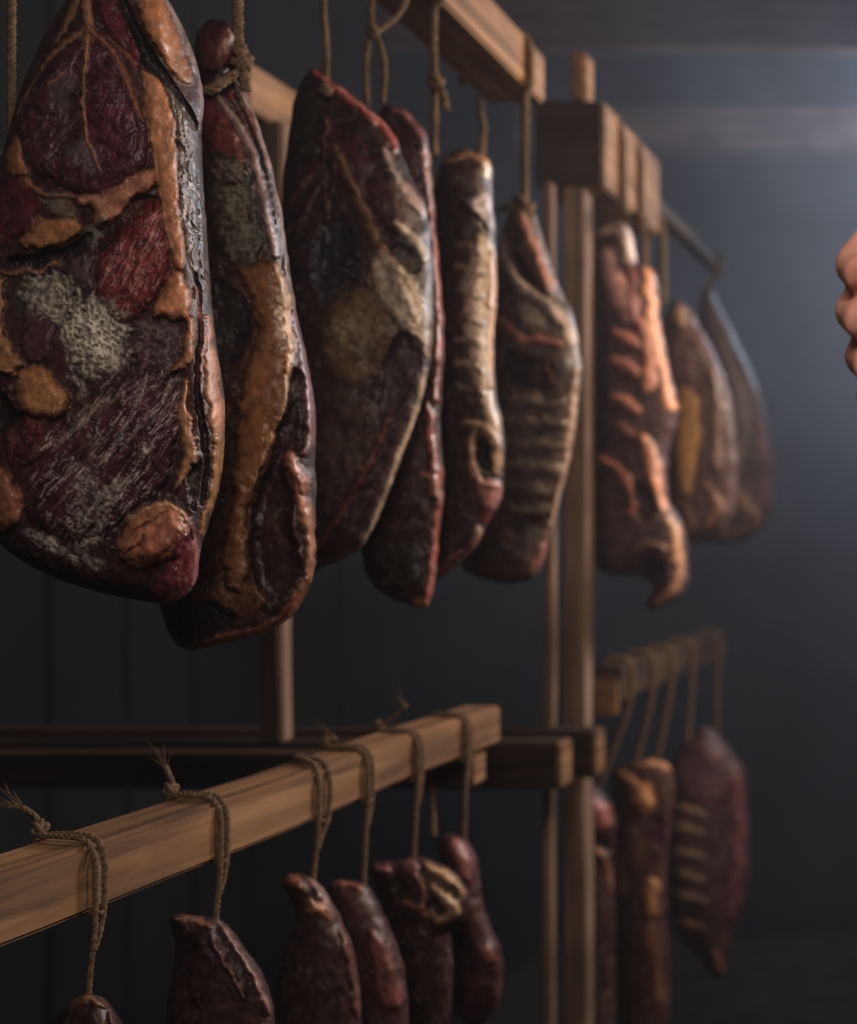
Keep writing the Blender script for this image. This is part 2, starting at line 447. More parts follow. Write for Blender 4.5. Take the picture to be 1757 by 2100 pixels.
rs_ = random.Random(8)
def streaks(n, x0, y0, x1, y1, ang, L, col, wmin=1.6, wmax=3.0, curve=6):
    out = []
    for k in range(n):
        t = (k+.5)/n; cx_ = x0+(x1-x0)*t+rs_.uniform(-6, 6); cy_ = y0+(y1-y0)*t+rs_.uniform(-26, 26)
        a_ = math.radians(ang+rs_.uniform(-6, 6)); l_ = L*rs_.uniform(.45, 1.0)/2
        dx, dy = math.cos(a_)*l_, -math.sin(a_)*l_; cv = rs_.uniform(-curve, curve)
        out.append(('S', [(cx_-dx, cy_-dy), (cx_+cv, cy_+cv*.5), (cx_+dx, cy_+dy)], [1.0, rs_.uniform(wmin, wmax), 1.0], col, .8, dict(edge=1.4, rag=3, warp=3, soft=3, a=rs_.uniform(.5, .95))))
    return out
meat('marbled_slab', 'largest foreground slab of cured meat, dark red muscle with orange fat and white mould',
 [(150,-60),(138,0),(108,40),(78,95),(48,165),(28,230),(10,300),(-15,380),(-50,520),(-72,700),(-72,900),(-52,1040),(-10,1108),(40,1150),(120,1190),(220,1220),(290,1232),(345,1242),(385,1222),(405,1190),(410,1130),(425,1080),(440,1040),(455,980),(461,900),(461,820),(450,740),(437,660),(430,560),(425,480),(417,400),(414,300),(413,262),(419,215),(415,170),(398,110),(374,50),(350,5),(320,-25),(300,-60),(220,-110),(170,-95)],
 .65, MEAT1, [
 # upper muscle
 ('P', [(172,66),(120,112),(62,180),(36,240),(45,300),(72,352),(130,388),(198,405),(268,372),(302,325),(304,270),(286,200),(250,140),(212,92)], (72,32,40), 9, dict(soft=40, rough=.36)),
 ('P', [(60,250),(110,180),(160,150),(168,230),(160,300),(120,330),(70,310)], (58,34,40), -2, dict(soft=30, a=.7)),
 ('P', [(190,130),(240,150),(275,220),(290,300),(260,330),(210,300),(190,220)], (86,36,50), 3, dict(soft=30, a=.7)),
 ('F', [(172,66),(62,180),(36,240),(72,352),(168,395),(172,200)], -52, 7, (112,86,86), .55, dict()),
 ('F', [(185,90),(240,130),(300,280),(260,370),(190,340)], -70, 6, (120,70,84), .45, dict()),
 ('P', [(120,120),(160,140),(165,185),(140,230),(105,225),(95,190)], (86,78,80), 0, dict(a=.45, rag=30, edge=14)),
 ('P', [(160,275),(185,285),(205,340),(180,350),(120,310)], (100,92,92), 0, dict(a=.5, rag=24, edge=12)),
 ('S', [(98,175),(118,155),(136,145)], [5,9,5], (126,86,66), 1.5, dict(edge=3)),
 # dark red upper flank and top
 ('P', [(190,-80),(245,-60),(262,20),(285,90),(292,140),(262,118),(222,72),(196,40)], (84,30,38), 5, dict(soft=20)),
 ('F', [(190,-80),(250,-40),(285,130),(196,40)], 62, 6, (130,80,84), .4, dict()),
 # pale webbing
 ('S', [(176,-90),(178,0),(180,55),(176,110),(172,170),(170,230),(178,280),(190,320),(204,346)], [20,20,16,9,7,8,6,5,3], (158,106,72), 3, FT(edge=2.5, warp=3)),
 ('S', [(180,60),(150,75),(120,100),(85,140),(55,190),(36,232)], [16,13,10,5,5,8], (142,100,66), 2, FT(warp=3)),
 ('S', [(160,-50),(155,10),(135,55),(108,92)], [14,18,14,4], (138,98,64), 3, FT(warp=3)),
 ('S', [(188,65),(212,84),(240,118),(262,165),(282,215),(292,250)], [12,11,12,14,12,6], (136,84,60), 2.5, FT(warp=4)),
 ('S', [(222,78),(250,104),(276,132)], [5,9,12], (150,92,66), 2, FT(warp=4)),
 # crevice between body and upper flap
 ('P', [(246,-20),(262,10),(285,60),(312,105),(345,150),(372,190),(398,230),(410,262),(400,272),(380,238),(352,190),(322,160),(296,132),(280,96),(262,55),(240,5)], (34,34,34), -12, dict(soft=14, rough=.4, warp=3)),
 ('F', [(250,0),(300,90),(350,150),(410,262),(370,240),(290,140)], 56, 5, (96,92,90), .5, dict()),
 # upper right flap
 ('P', [(268,-70),(310,-40),(345,20),(366,70),(382,120),(396,165),(384,178),(352,150),(318,102),(292,58),(276,10)], (160,104,64), 10, FT(soft=26)),
 ('P', [(352,110),(378,120),(395,170),(376,176),(350,150)], (118,78,46), 0, dict(a=.7, rag=14)),
 ('S', [(330,-20),(352,18),(372,62),(392,112),(410,165),(414,215),(410,262)], [10,14,16,15,11,9,8], (128,112,110), 5, RD(rag=10, warp=4)),  # rind edge, its white highlight put into the pale grey
 # long fat band and rind on the receding right side
 ('P', [(283,140),(312,148),(338,172),(352,215),(362,265),(366,330),(368,400),(372,470),(385,540),(366,560),(348,520),(335,470),(326,405),(314,340),(304,275),(298,210)], (172,112,70), 9, FT(soft=22, warp=4)),
 ('S', [(292,160),(300,230),(310,290),(322,370),(334,440),(350,510)], [5,7,7,6,6,5], (190,134,96), 2, FT(warp=3)),
 ('P', [(330,160),(360,190),(390,238),(412,275),(414,330),(418,400),(425,480),(430,560),(436,640),(415,600),(390,545),(374,470),(370,390),(366,300),(354,215)], (84,72,66), 3, RD(soft=18, warp=3)),
 ('F', [(340,170),(400,240),(420,400),(432,600),(400,560),(372,450),(368,280)], 84, 5, (168,156,150), .55, dict(h=1.5, g=4)),
 ('F', [(340,170),(400,240),(420,400),(432,600),(400,560),(372,450),(368,280)], 58, 6, (44,36,32), .7, dict(g=4)),
 ('S', [(404,300),(406,400),(408,500),(412,570)], [2,4,5,3], (48,34,26), -4, dict(warp=2, edge=2)),
 # middle fat ridge
 ('P', [(318,335),(326,372),(296,398),(262,416),(238,452),(210,472),(188,456),(192,428),(152,424),(150,400),(200,398),(240,382),(280,352)], (160,104,76), 9, FT(soft=20)),
 ('P', [(270,400),(318,398),(330,420),(300,440),(272,436)], (70,34,30), -5, dict(edge=8)),
 ('P', [(196,432),(228,434),(222,458),(200,462)], (176,134,108), 4, FT()),
 ('P', [(20,285),(40,276),(52,330),(62,360),(30,365),(8,350)], (140,92,58), 7, FT(soft=14)),
 ('P', [(-10,362),(60,362),(96,388),(88,420),(62,470),(20,500),(-30,510)], (78,30,34), 5, dict(soft=30)),
 ('S', [(50,372),(80,392),(120,404),(160,404)], [16,16,14,12], (128,80,62), 3, FT(rag=12)),
 ('P', [(56,470),(72,450),(110,442),(166,448),(172,472),(150,490),(105,506),(62,514),(40,498)], (150,98,58), 9, FT(soft=20, rag=12)),
 ('P', [(80,385),(130,390),(160,440),(120,444),(90,430)], (108,96,78), 1, dict(a=.7, rag=26, edge=10)),
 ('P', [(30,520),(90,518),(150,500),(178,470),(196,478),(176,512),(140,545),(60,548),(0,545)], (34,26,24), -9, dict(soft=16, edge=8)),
 ('P', [(170,470),(215,440),(235,455),(205,500),(185,510),(170,500)], (104,98,88), 2, dict(a=.8, rag=22, edge=6)),
 ('P', [(135,530),(180,495),(210,510),(185,560),(200,600),(160,590),(125,560)], (62,44,48), 4, dict(soft=20)),
 ('S', [(-20,560),(40,560),(90,552),(126,534)], [10,14,12,8], (120,82,60), 4, FT(rag=12)),
 # lower red muscle with pale strands
 ('P', [(262,452),(300,420),(325,402),(333,450),(352,540),(338,590),(292,640),(256,668),(232,656),(196,600),(196,548),(222,505)], (104,34,38), 9, dict(soft=34, rough=.36, warp=4)),
 ('F', [(262,452),(325,402),(352,540),(292,640),(256,668),(205,600),(215,510)], -60, 6, (176,112,108), .85, dict(h=1.2, w=.07)),
 ('F', [(262,452),(325,402),(352,540),(292,640),(256,668),(205,600),(215,510)], -66, 9, (60,18,24), .6, dict()),
 ] + streaks(13, 214, 540, 338, 520, 66, 150, (196,140,132)) + [
 # fat knot right
 ('P', [(350,548),(372,560),(392,600),(394,640),(372,658),(330,656),(306,640),(318,616),(342,588)], (176,112,68), 12, FT(soft=26)),
 # left mottled muscle and fat
 ('P', [(-60,560),(0,560),(14,600),(0,660),(30,720),(55,752),(20,770),(-40,740)], (148,104,66), 8, FT(soft=20, rag=16)),
 ('P', [(60,600),(96,590),(120,640),(112,700),(90,748),(48,745),(38,690),(50,640)], (72,44,50), 5, dict(soft=24)),
 ('P', [(10,590),(60,560),(90,590),(60,650),(30,660)], (58,56,48), 1, dict(a=.8, rag=26, edge=8)),
 ('M', [(60,520),(170,560),(260,640),(330,640),(360,700),(280,760),(200,800),(150,840),(120,760),(110,680),(40,640),(10,600)], (150,142,126), .25),
 ('M', [(110,590),(200,600),(262,668),(250,740),(200,770),(140,720)], (200,192,172), .7, dict(soft=70)),
 ('P', [(28,775),(50,752),(98,752),(114,778),(136,800),(148,838),(116,864),(66,862),(36,838)], (164,108,64), 13, FT(soft=30, rag=10)),
 ('S', [(-40,750),(0,756),(40,770)], [14,16,12], (146,104,66), 4, FT()),
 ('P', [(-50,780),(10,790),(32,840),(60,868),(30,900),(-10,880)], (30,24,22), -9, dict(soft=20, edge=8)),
 ('P', [(290,650),(372,668),(380,740),(350,780),(290,760),(262,700)], (60,40,42), 2, dict(soft=20, a=.8, rag=20)),
 # big lower muscle
 ('P', [(150,860),(230,800),(300,770),(360,790),(366,880),(350,960),(330,1010),(270,1040),(230,1080),(160,1110),(90,1090),(40,1040),(20,950),(40,880)], (70,34,40), 10, dict(soft=60, rough=.36)),
 ('P', [(40,860),(80,850),(110,900),(80,950),(20,960),(0,900)], (84,38,36), 4, dict(soft=20)),
 ('F', [(100,880),(230,790),(366,740),(366,880),(340,1000),(240,1090),(140,1120),(60,1060),(60,940)], -54, 5, (196,178,170), .75, dict(h=1.3, w=.07)),
 ('F', [(40,860),(230,770),(366,740),(366,900),(340,1010),(240,1110),(100,1110),(20,1000)], -50, 9, (40,22,26), .6, dict(g=4)),
 ('F', [(230,700),(370,690),(366,880),(250,860)], -48, 6, (150,108,112), .6, dict(h=1)),
 ('S', [(120,905),(160,872),(192,838),(220,815)], [10,16,14,8], (122,104,92), 1.5, dict(rag=14, edge=4)),
 ('S', [(160,1128),(190,1100),(212,1060),(230,1010),(245,985)], [18,20,16,12,8], (140,126,112), 1.5, dict(rag=26, edge=5, a=.7)),
 ('S', [(165,1030),(180,1000),(200,970),(214,940)], [14,14,10,8], (120,108,92), 1.5, dict(rag=26, edge=5, a=.6)),
 ('P', [(150,900),(200,880),(205,940),(170,960)], (92,60,48), 1, dict(a=.5, rag=20, edge=8)),
 ('M', [(130,960),(220,950),(290,1000),(240,1080),(200,1150),(130,1150),(110,1060)], (140,130,118), .05),
 ('M', [(20,1080),(80,1070),(150,1120),(240,1170),(180,1180),(80,1140)], (150,142,130), .4, dict(soft=24)),
 ] + streaks(20, 120, 1010, 352, 800, 50, 120, (176,158,150)) + streaks(14, 160, 1090, 300, 930, 54, 70, (196,184,172), 2, 5) + streaks(12, 130, 880, 250, 790, 46, 90, (140,124,112), 2, 5) + streaks(9, 95, 300, 160, 220, 48, 110, (104,84,88)) + [
 # left lower fat
 ('P', [(-60,950),(0,955),(30,985),(52,1040),(45,1078),(10,1090),(-50,1080)], (136,84,60), 11, FT(soft=26)),
 # right hand chain of fat strands
 ('S', [(392,655),(390,710),(380,745),(352,762)], [20,22,24,8], (158,102,66), 8, FT(warp=5)),
 ('S', [(376,780),(372,830),(380,880),(392,925),(378,962),(356,1004)], [14,20,26,34,22,10], (160,110,74), 9, FT(rag=10)),
 ('S', [(402,560),(412,640),(408,720),(402,800),(414,880),(424,960),(412,1030)], [8,10,10,14,16,14,10], (38,26,22), -10, dict(warp=4)),
 ('S', [(400,590),(414,650),(418,720),(414,780)], [8,10,9,6], (140,84,74), 4, RD()),
 ('S', [(424,650),(430,720),(440,790),(446,850),(444,900)], [10,16,30,36,26], (176,120,84), 8, FT(rag=10)),
 ('S', [(446,900),(448,950),(438,1000),(426,1040),(412,1090)], [22,20,18,14,8], (150,104,56), 6, FT(rag=8)),
 ('P', [(384,960),(406,940),(420,960),(414,1020),(400,1060),(388,1030)], (40,30,28), -8, dict(edge=6)),
 # bottom knob
 ('P', [(250,1092),(262,1058),(300,1036),(350,1026),(380,1044),(392,1086),(372,1136),(330,1160),(285,1165),(250,1150),(236,1120)], (166,104,72), 16, FT(soft=36)),
 ('S', [(262,1066),(300,1040),(345,1031),(374,1046),(386,1070)], [8,8,9,8,6], (196,150,112), 3, FT(warp=3)),
 ('S', [(275,1090),(300,1070),(345,1052)], [5,6,4], (110,60,36), -3, dict(edge=3)),
 ('S', [(262,1140),(280,1115),(300,1095)], [5,6,4], (104,54,40), -3, dict(edge=3)),
 ('P', [(280,1130),(320,1080),(360,1070),(370,1100),(330,1150),(290,1160)], (162,92,70), 3, FT(a=.7)),
 ('P', [(366,1100),(390,1090),(402,1140),(400,1190),(370,1225),(330,1232),(300,1210),(340,1170)], (92,34,42), 6, dict(soft=20, rough=.22, rag=10)),
 ('S', [(388,1066),(402,1110),(402,1150),(398,1195)], [10,12,12,10], (150,96,98), 4, dict(rag=12, rough=.2)),
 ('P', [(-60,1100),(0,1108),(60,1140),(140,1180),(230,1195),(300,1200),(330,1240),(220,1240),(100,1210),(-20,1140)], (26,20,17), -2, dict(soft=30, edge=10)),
 ], step=2.6, T=.026, R=62, base=(58,34,34), crease=[(322,-100),(330,150),(352,220),(362,400),(380,600),(392,760),(404,900),(390,1060),(380,1250)], slope=0.75, bumps=1.0, seed=3, edge=2)

meat('folded_slab', 'second slab from the front, folded, with amber fat flap and grey skin edge tied at its neck',
 [(396,95),(405,60),(425,42),(450,38),(476,50),(492,92),(486,128),(478,150),(492,172),(512,205),(536,270),(560,350),(578,440),(590,520),(600,600),(620,690),(638,770),(649,850),(646,930),(649,1010),(646,1090),(649,1150),(641,1195),(622,1230),(600,1265),(560,1295),(500,1312),(430,1326),(385,1338),(350,1312),(332,1265),(322,1200),(335,900),(360,500),(375,300),(386,190),(404,160)],
 .735, MEAT2, [
 ('P', [(400,90),(420,52),(452,46),(480,60),(486,100),(474,140),(420,150),(402,125)], (78,38,36), 12, dict(soft=30)),
 ('S', [(470,60),(482,85),(482,120)], [6,9,7], (150,120,118), 3, RD()),
 ('P', [(400,185),(436,190),(476,235),(500,300),(510,370),(460,380),(420,300),(400,240)], (90,38,38), 7, dict(soft=26)),
 ('P', [(420,300),(500,330),(530,420),(545,520),(500,560),(440,520),(420,420)], (50,44,34), 4, dict(soft=30)),
 ('M', [(420,300),(500,330),(530,420),(545,520),(500,560),(440,520)], (96,90,74), .4),
 ('S', [(442,196),(482,240),(512,300),(534,370),(550,440),(566,520)], [10,14,20,26,28,24], (132,110,106), 6, RD(warp=4)),
 ('S', [(486,172),(516,220),(542,290),(562,360),(576,430),(588,510),(596,580),(606,640)], [14,20,16,14,14,18,16,12], (140,116,110), 8, RD(warp=3)),  # grey skin edge together with its painted specular highlight
 ('S', [(470,195),(500,225),(524,280)], [10,16,10], (98,40,30), 2, dict()),
 ('S', [(476,190),(510,250),(534,320),(552,400),(566,470)], [4,7,8,8,4], (40,20,18), -7, dict(warp=2)),
 ('F', [(442,196),(600,500),(620,660),(560,560)], 74, 5, (196,180,178), .6, dict(h=1.2)),
 ('P', [(482,548),(520,540),(562,538),(586,570),(596,640),(598,720),(590,800),(570,890),(542,956),(516,1012),(508,1080),(512,1180),(480,1220),(450,1180),(466,1040),(480,950),(492,860),(486,790),(530,720),(520,640),(500,585)], (116,76,40), 12, FT(soft=40, rag=22, warp=10, edge=14)),  # amber fat flap, low light put into its darker tone
 ('S', [(568,548),(584,600),(594,660),(596,730),(586,800),(570,870),(545,930),(520,990)], [12,18,16,14,8,7,6,4], (196,152,110), 5, FT(warp=4)),
 ('M', [(555,560),(600,620),(600,740),(560,720)], (216,196,170), .6, dict(soft=20)),
 ('P', [(420,560),(500,600),(520,680),(480,760),(430,740)], (36,32,32), -8, dict(soft=30, edge=10)),
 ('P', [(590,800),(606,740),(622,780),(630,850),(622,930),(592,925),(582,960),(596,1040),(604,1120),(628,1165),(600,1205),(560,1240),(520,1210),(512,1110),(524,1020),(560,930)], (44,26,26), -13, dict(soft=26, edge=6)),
 ('S', [(604,640),(622,710),(634,790),(638,860),(630,930)], [12,18,24,26,22], (118,78,84), 6, RD(rag=10)),
 ('S', [(588,935),(606,960),(622,1000)], [18,26,20], (168,108,82), 10, FT()),
 ('S', [(604,980),(622,1030),(636,1080),(640,1140),(634,1188)], [24,32,26,22,18], (150,98,72), 9, FT(rag=14)),
 ('S', [(628,1190),(600,1245),(560,1285),(490,1302),(420,1318)], [14,20,22,18,12], (104,62,38), 6, FT()),
 ('P', [(430,1190),(540,1200),(560,1240),(500,1270),(430,1250)], (92,58,34), 4, dict(soft=20, a=.8, rag=16)),
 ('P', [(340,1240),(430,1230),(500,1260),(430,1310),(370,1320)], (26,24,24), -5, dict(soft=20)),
 ], step=3.4, T=.022, R=46, base=(52,34,30), crease=[(470,160),(520,300),(556,500),(590,700),(600,900),(600,1200)], slope=0.50, seed=9)

meat('ridged_slab', 'third slab with a red ridge sloping from its peak and a pale cut edge at lower right',
 [(600,215),(618,165),(632,146),(637,138),(642,138),(662,148),(718,192),(778,240),(812,276),(824,320),(846,370),(868,408),(880,450),(886,520),(891,600),(889,700),(880,762),(868,815),(846,880),(816,960),(790,1030),(766,1085),(744,1124),(702,1146),(655,1166),(600,1195),(560,1180),(540,900),(560,600),(578,380)],
 .885, MEAT2, [
 ('P', [(640,200),(700,260),(760,300),(800,360),(850,440),(830,500),(770,440),(720,400),(680,360),(650,280)], (66,32,34), 5, dict(soft=30)),
 ('P', [(610,200),(640,170),(660,230),(650,330),(600,330)], (46,40,28), 4, dict(soft=24)),
 ('S', [(642,148),(698,190),(758,236),(800,272),(812,306)], [12,20,22,22,18], (138,62,56), 9, RD()),
 ('S', [(690,178),(750,222),(798,262)], [4,5,5], (190,120,112), 2, dict(warp=2)),
 ('S', [(786,312),(806,352),(836,398),(866,440)], [16,24,26,22], (146,124,116), 7, RD()),  # rim light painted as a pale stroke along the skin
 ('S', [(668,240),(664,330),(672,420)], [6,9,5], (92,54,46), 4, FT()),
 ('S', [(670,320),(620,380),(590,420)], [5,10,5], (84,50,44), 4, FT()), ('S', [(676,350),(630,420),(600,480)], [5,8,5], (76,46,42), 3, FT()),
 ('S', [(690,330),(672,440),(655,560)], [5,8,5], (74,46,42), 3, FT()),
 ('P', [(660,450),(720,440),(740,560),(700,640),(650,620),(630,540)], (36,34,44), -6, dict(soft=30, edge=10)),
 ('S', [(690,300),(720,370),(752,440),(790,520),(826,600),(850,650)], [8,14,20,24,28,24], (130,92,60), 6, FT(rag=10)),
 ('S', [(810,455),(846,486),(872,528)], [16,28,22], (160,144,124), 7, RD(rag=10)),
 ('P', [(800,490),(850,510),(870,560),(830,560),(800,530)], (54,48,40), -6, dict()),
 ('P', [(770,500),(810,530),(862,590),(884,650),(882,740),(850,730),(830,680),(790,640),(760,580)], (146,124,98), 6, RD(rag=18)),
 ('M', [(760,500),(884,560),(888,740),(820,720),(740,600)], (186,172,150), .45, dict(soft=50)),
 ('P', [(650,640),(740,570),(800,640),(830,700),(790,760),(720,800),(660,760)], (96,74,52), 5, dict(soft=40, rag=30, edge=16)),
 ('M', [(640,640),(760,580),(830,680),(760,780),(660,760)], (130,116,92), .1, dict(soft=60)),
 ('P', [(800,700),(840,670),(866,700),(860,760),(840,820),(800,870),(770,840),(780,760)], (58,42,50), -7, dict(soft=24)),
 ('P', [(640,780),(760,800),(790,900),(740,1000),(660,1040),(620,940)], (66,50,42), 4, dict(soft=40, rag=24, edge=12)),
 ('F', [(640,640),(860,640),(800,960),(640,1100)], -50, 7, (104,78,62), .5, dict()),
 ('S', [(872,760),(858,830),(836,890),(812,950),(790,1015),(766,1072),(744,1112)], [10,14,14,12,10,9,6], (170,148,124), 6, RD(warp=3)),
 ('S', [(800,850),(770,920),(740,980),(700,1050),(650,1120)], [14,22,26,26,20], (84,46,40), 5, dict()),
 ], step=4, T=.022, R=46, base=(48,32,32), crease=[(700,140),(790,330),(830,600),(840,800),(720,1120)], slope=0.45, seed=14)

meat('narrow_red_slab', 'narrow red slab squeezed behind the ridged one, knotty red right edge',
 [(775,222),(800,210),(835,230),(870,260),(882,310),(886,360),(891,420),(898,500),(905,600),(912,680),(910,760),(904,830),(904,900),(912,980),(909,1040),(901,1100),(894,1180),(883,1240),(857,1251),(830,1236),(790,1226),(752,1190),(738,1120),(735,900),(750,600),(760,400)],
 .945, MEAT2, [
 ('S', [(800,222),(836,240),(866,272),(878,310)], [10,14,16,16], (118,78,80), 5, RD()),
 ('P', [(800,250),(850,270),(868,330),(860,420),(830,380),(806,310)], (62,30,32), 3, dict(soft=20)),
 ('S', [(868,290),(876,350),(884,430)], [16,20,14], (150,118,116), 6, RD()),
 ('S', [(886,440),(894,540),(902,640),(900,740),(894,820)], [14,18,20,20,18], (134,68,64), 7, RD()),
 ('S', [(876,830),(886,900),(892,960),(900,1020)], [18,22,24,22], (134,72,66), 8, RD()),
 ('S', [(860,965),(884,985),(900,1010),(894,1036)], [8,16,20,12], (168,118,104), 7, FT()),
 ('S', [(898,1040),(893,1110),(886,1180),(874,1236)], [16,18,18,18], (138,74,60), 7, RD()),
 ('P', [(840,1225),(880,1225),(876,1248),(852,1252)], (146,94,58), 4, FT()),
 ('P', [(750,1120),(860,1110),(870,1200),(800,1220)], (36,32,28), 3, dict(soft=20)),
 ], step=4, T=.018, R=34, base=(50,32,32), crease=[(850,210),(880,500),(885,900),(870,1250)], slope=0.40, seed=18)

meat('rib_strip', 'pale knobbly strip of ribs with a rounded top and a dark hole near its foot',
 [(900,332),(920,312),(950,305),(985,314),(1006,330),(1013,360),(1009,400),(1013,440),(1019,520),(1019,620),(1013,700),(1014,800),(1026,850),(1036,900),(1034,960),(1031,1010),(1020,1045),(996,1080),(984,1110),(950,1150),(905,1186),(885,1192),(888,900),(878,600),(882,420)],
 1.0, MEAT2, [
 ('P', [(905,340),(960,325),(1000,350),(1005,390),(960,400),(920,390)], (62,44,42), 4, dict(soft=24)),
 ('S', [(908,330),(948,313),(985,324),(1004,348)], [10,15,18,22], (150,112,76), 7, FT()),
 ('P', [(985,330),(1008,338),(1010,366),(994,368)], (232,214,190), 4, FT(rough=.3)),  # highlight on the nub, painted as a near-white patch
 ('P', [(960,408),(1000,380),(1012,420),(1014,480),(990,470),(965,440)], (156,140,146), 6, RD()),
 ('S', [(940,420),(975,440),(1000,470)], [8,12,8], (40,30,34), -6, dict()),
 ('P', [(965,470),(1012,490),(1018,600),(1010,700),(1012,800),(1030,860),(1030,930),(1010,900),(985,850),(968,790),(958,720),(946,660),(950,610),(972,560)], (168,144,116), 8, FT(soft=20, rag=12)),
 ] + [('S', [(938, y), (966, y+6), (990, y+16)], [12, 20, 12], (124, 104, 86), 5, RD(rag=8)) for y in (500, 548, 596, 646, 694, 742, 792)] + [
 ('S', [(1008,520),(1012,620),(1006,700),(1010,790)], [10,16,14,12], (186,142,102), 4, FT()),
 ('M', [(940,480),(1000,500),(1000,800),(950,760)], (206,196,176), .6),
 ('S', [(950,862),(980,868),(1008,890),(1024,925),(1020,965)], [14,18,20,20,18], (160,126,96), 7, FT()),
 ('S', [(978,880),(962,925),(970,968),(996,996),(1020,1000)], [12,16,16,18,18], (164,128,106), 7, FT()),
 ('P', [(988,898),(1008,916),(1008,955),(994,968),(980,955),(978,925)], (26,16,22), -14, dict(soft=12)),
 ('P', [(975,985),(1028,985),(1026,1035),(1002,1050),(980,1020)], (160,108,102), 6, FT()),
 ('P', [(1000,1040),(1018,1045),(996,1078),(985,1065)], (110,44,52), 3, dict()),
 ('S', [(985,1095),(950,1135),(905,1175)], [22,18,14], (98,62,54), 5, dict()),
 ('P', [(970,1080),(992,1085),(990,1104),(972,1102)], (170,138,120), 4, FT()),
 ], step=4, T=.024, R=46, base=(50,38,38), crease=[(960,300),(975,600),(985,900),(960,1190)], slope=0.25, seed=22)

meat('ribbed_side', 'grey-pink ribbed side of meat against the posts, a pink flap folded over its top',
 [(1040,440),(1058,418),(1084,414),(1100,450),(1120,508),(1134,560),(1152,600),(1174,640),(1187,700),(1193,760),(1186,830),(1181,880),(1166,950),(1149,1020),(1136,1070),(1121,1120),(1110,1172),(1080,1196),(1020,1196),(960,1180),(930,1140),(960,1000),(1000,800),(1010,600),(1020,500)],
 1.19, MEAT2, [
 ('S', [(1058,428),(1080,480),(1106,540),(1130,590)], [16,26,30,24], (164,112,94), 8, RD()),
 ('P', [(1044,500),(1066,520),(1096,570),(1110,596),(1080,580),(1054,540)], (40,28,26), -9, dict(warp=3)),
 ('S', [(1026,480),(1030,530),(1064,580),(1110,616),(1150,650),(1176,700)], [14,18,20,22,30,24], (184,162,150), 8, RD()),
 ('P', [(1070,610),(1110,640),(1120,670),(1080,670),(1060,640)], (150,134,118), 3, dict(rag=12)),
 ('S', [(1026,650),(1048,678),(1070,700),(1110,692),(1150,704)], [12,18,18,16,14], (170,104,92), 7, FT()),
 ('P', [(1030,700),(1080,730),(1130,730),(1140,790),(1090,800),(1030,780)], (52,38,44), -6, dict(soft=20)),
 ('P', [(1150,726),(1180,736),(1186,766),(1160,770)], (120,118,112), 2, dict(rag=10)),
 ('S', [(1120,740),(1130,780)], [10,12], (150,100,84), 4, FT()),
 ] + [('S', [(1030, y), (1075, y+6), (1130, y+14), (1160, y+12)], [14, 28, 26, 14], (112, 98, 84), 5, RD(rag=8)) for y in (812, 856, 902, 948, 994, 1040)] + [
 ('P', [(1040,1050),(1120,1060),(1100,1120),(1040,1100)], (58,48,46), -3, dict(soft=20)),
 ('S', [(1182,760),(1176,850),(1164,930),(1146,1010),(1128,1080)], [12,18,20,16,12], (164,132,110), 6, RD()),
 ('S', [(1120,1110),(1104,1150),(1080,1180)], [18,20,16], (126,80,72), 5, dict()),
 ('S', [(960,1150),(1020,1175),(1090,1180)], [14,20,18], (84,60,50), 4, dict()),
 ], step=4.4, T=.024, R=44, base=(88,72,66), crease=[(1080,414),(1120,600),(1150,760),(1130,1190)], slope=0.30, seed=27)

